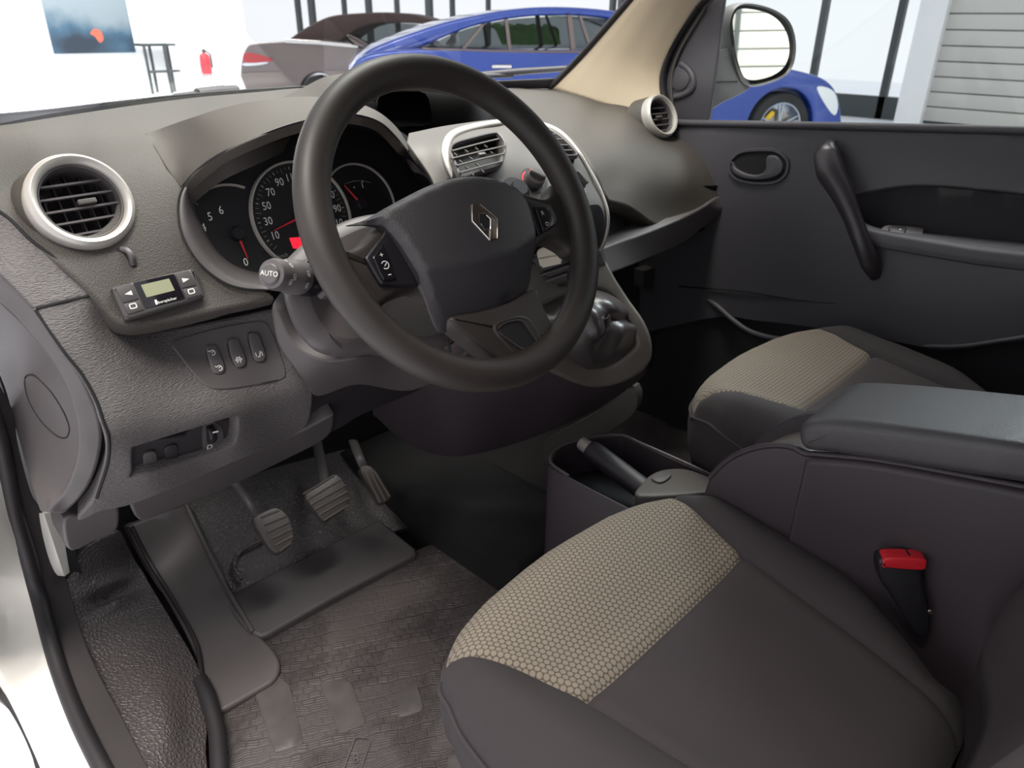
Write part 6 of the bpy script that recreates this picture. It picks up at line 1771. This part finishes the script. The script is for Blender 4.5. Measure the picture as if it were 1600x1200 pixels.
roof_o = [(545, 108), (572, 82), (600, 68), (650, 50), (700, 34), (760, 21), (805, 14), (850, 10.5), (900, 11), (950, 15), (985, 22), (1030, 42), (1085, 70)]
roof_i = [(1065, 72), (1015, 46), (975, 33), (940, 27), (895, 24), (840, 25), (790, 31), (740, 42), (700, 57), (668, 71), (640, 80), (560, 112)]
rp = np.vstack([catmull([BFc.px(u, v) for u, v in roof_o], 4), catmull([BFc.px(u, v) for u, v in roof_i], 4)])
prism('car_roof', BFc.at(0, 0, -.12), rp, -1.6, 0.0, MT['blue'], bc, .03, 3)
for pts in ([(755, 38), (760, 38), (728, 78), (722, 78)], [(791, 30), (796, 30), (802, 79), (797, 79)], [(890, 23), (897, 23), (903, 79), (896, 79)], [(908, 24), (912, 24), (930, 79), (925, 79)]):
    prism('window_pillar', BFc.at(0, 0, -.11), [BFc.px(u, v) for u, v in pts], -.03, .015, MT['brown'], bc, 0)
    prism('window_pillar', BFc.at(0, 0, -1.68), [BFc.px(u, v) for u, v in pts], -.03, .015, MT['void'], bc, 0)
gpn = glass_mat('tinted_car_glass', (.34, .37, .38, 1))
prism('side_glass', BFc.at(0, 0, -.14), cpoly(BFc, [(660, 78, 1), (700, 58), (740, 43), (790, 32), (840, 27), (895, 26), (940, 29), (975, 35), (1015, 48), (1060, 76, 1)], 4), -.01, 0, gpn, bc, 0)
tube('chrome_strip', catmull([BFc.w(*BFc.px(u, v), .0) for u, v in ((545, 104), (600, 66), (660, 76), (720, 78), (800, 80), (900, 81), (980, 78))][2:], 4), .012, MT['brown'], bc, 6)
for u, v in ((780, 104), (883, 84)):
    pass
tube('door_handle', [BFc.w(*BFc.px(u, v), .02) for u, v in ((768, 104), (798, 104))], .022, MT['chrome'], bc, 8)
prism('head_lamp', BFc, cpoly(BFc, [(1276, 138), (1290, 136), (1304, 145), (1309, 165), (1304, 180), (1292, 168)], 4), -.3, .012, MT['lens_clear'], bc, .008)
wheel_car(BFc, fw_c, Rw, bc, 5, 2.4)
rw_c = np.array([fw_c[0] - dirx * 3.6, fw_c[1]]); wheel_car(BFc, rw_c, Rw, bc, 5)
# grey-brown convertible
A = PZ(390, 128, .5); A[2] = 0; B = PZ(640, 128, .5); B[2] = 0
d_ = unit(B - A)
dist = np.linalg.norm((A + B)[:2] / 2 - CAM[:2])
GFc = side_frame(A, A + np.array([d_[0], d_[1] - .25, 0]))
gcx = empty('parked_car', A + np.array([1.5, 1, 0]), 'grey-brown convertible with closed brown canvas roof and red tail lamp', 'car')
top = [(374, 120), (376, 95), (384, 72), (400, 67), (450, 64), (500, 66), (560, 71), (620, 76), (700, 82), (760, 88), (800, 110)]
ut = catmull([GFc.px(u, v) for u, v in top], 4)
wc = GFc.px(500, 148); Rg = np.linalg.norm(GFc.px(500, 118) - wc)
arc_ = [(wc[0] + Rg * 1.12 * math.cos(t), wc[1] + Rg * 1.12 * math.sin(t)) for t in np.linspace(-.2, math.pi + .2, 20)]
bdy = np.vstack([ut, [(ut[-1][0], zloc(.2))], arc_, [(ut[0][0] + .1, zloc(.25))]])
prism('car_body', GFc, bdy, -1.8, 0, MT['brown'], gcx, .05, 3)
so = [(446, 63), (470, 46), (498, 31), (520, 24), (550, 21), (600, 19), (640, 22), (675, 31)]
si = [(662, 38), (630, 36), (600, 36), (575, 39), (552, 48), (525, 68)]
rp = np.vstack([catmull([GFc.px(u, v) for u, v in so], 4), catmull([GFc.px(u, v) for u, v in si], 4)])
prism('canvas_roof', GFc.at(0, 0, -.12), rp, -1.5, 0, MT['softtop'], gcx, .03, 3)
prism('side_glass', GFc.at(0, 0, -.14), cpoly(GFc, [(525, 70, 1), (552, 48), (575, 39), (600, 36), (640, 37), (662, 40, 1), (700, 84, 1)], 4), -.01, 0, gpn, gcx, 0)
tube('waist_strip', [GFc.w(*GFc.px(u, v), .01) for u, v in ((447, 64), (500, 67), (560, 72.5))], .035, MT['chrome'], gcx, 8)
prism('tail_lamp', GFc, cpoly(GFc, [(381, 84), (395, 83), (415, 88), (426, 93), (416, 97), (384, 98)], 4), -.2, .02, MT['lens'], gcx, .01)
prism('lamp_strip', GFc, cpoly(GFc, [(382, 98.5), (418, 97), (410, 101), (384, 103)], 4), -.2, .018, MT['lens_clear'], gcx, .005)
prism('mirror_cap', GFc, cpoly(GFc, [(546, 56), (552, 55), (580, 70), (572, 74), (558, 68)], 4), 0, .2, MT['brown'], gcx, .03)
wheel_car(GFc, wc, Rg, gcx, 5)
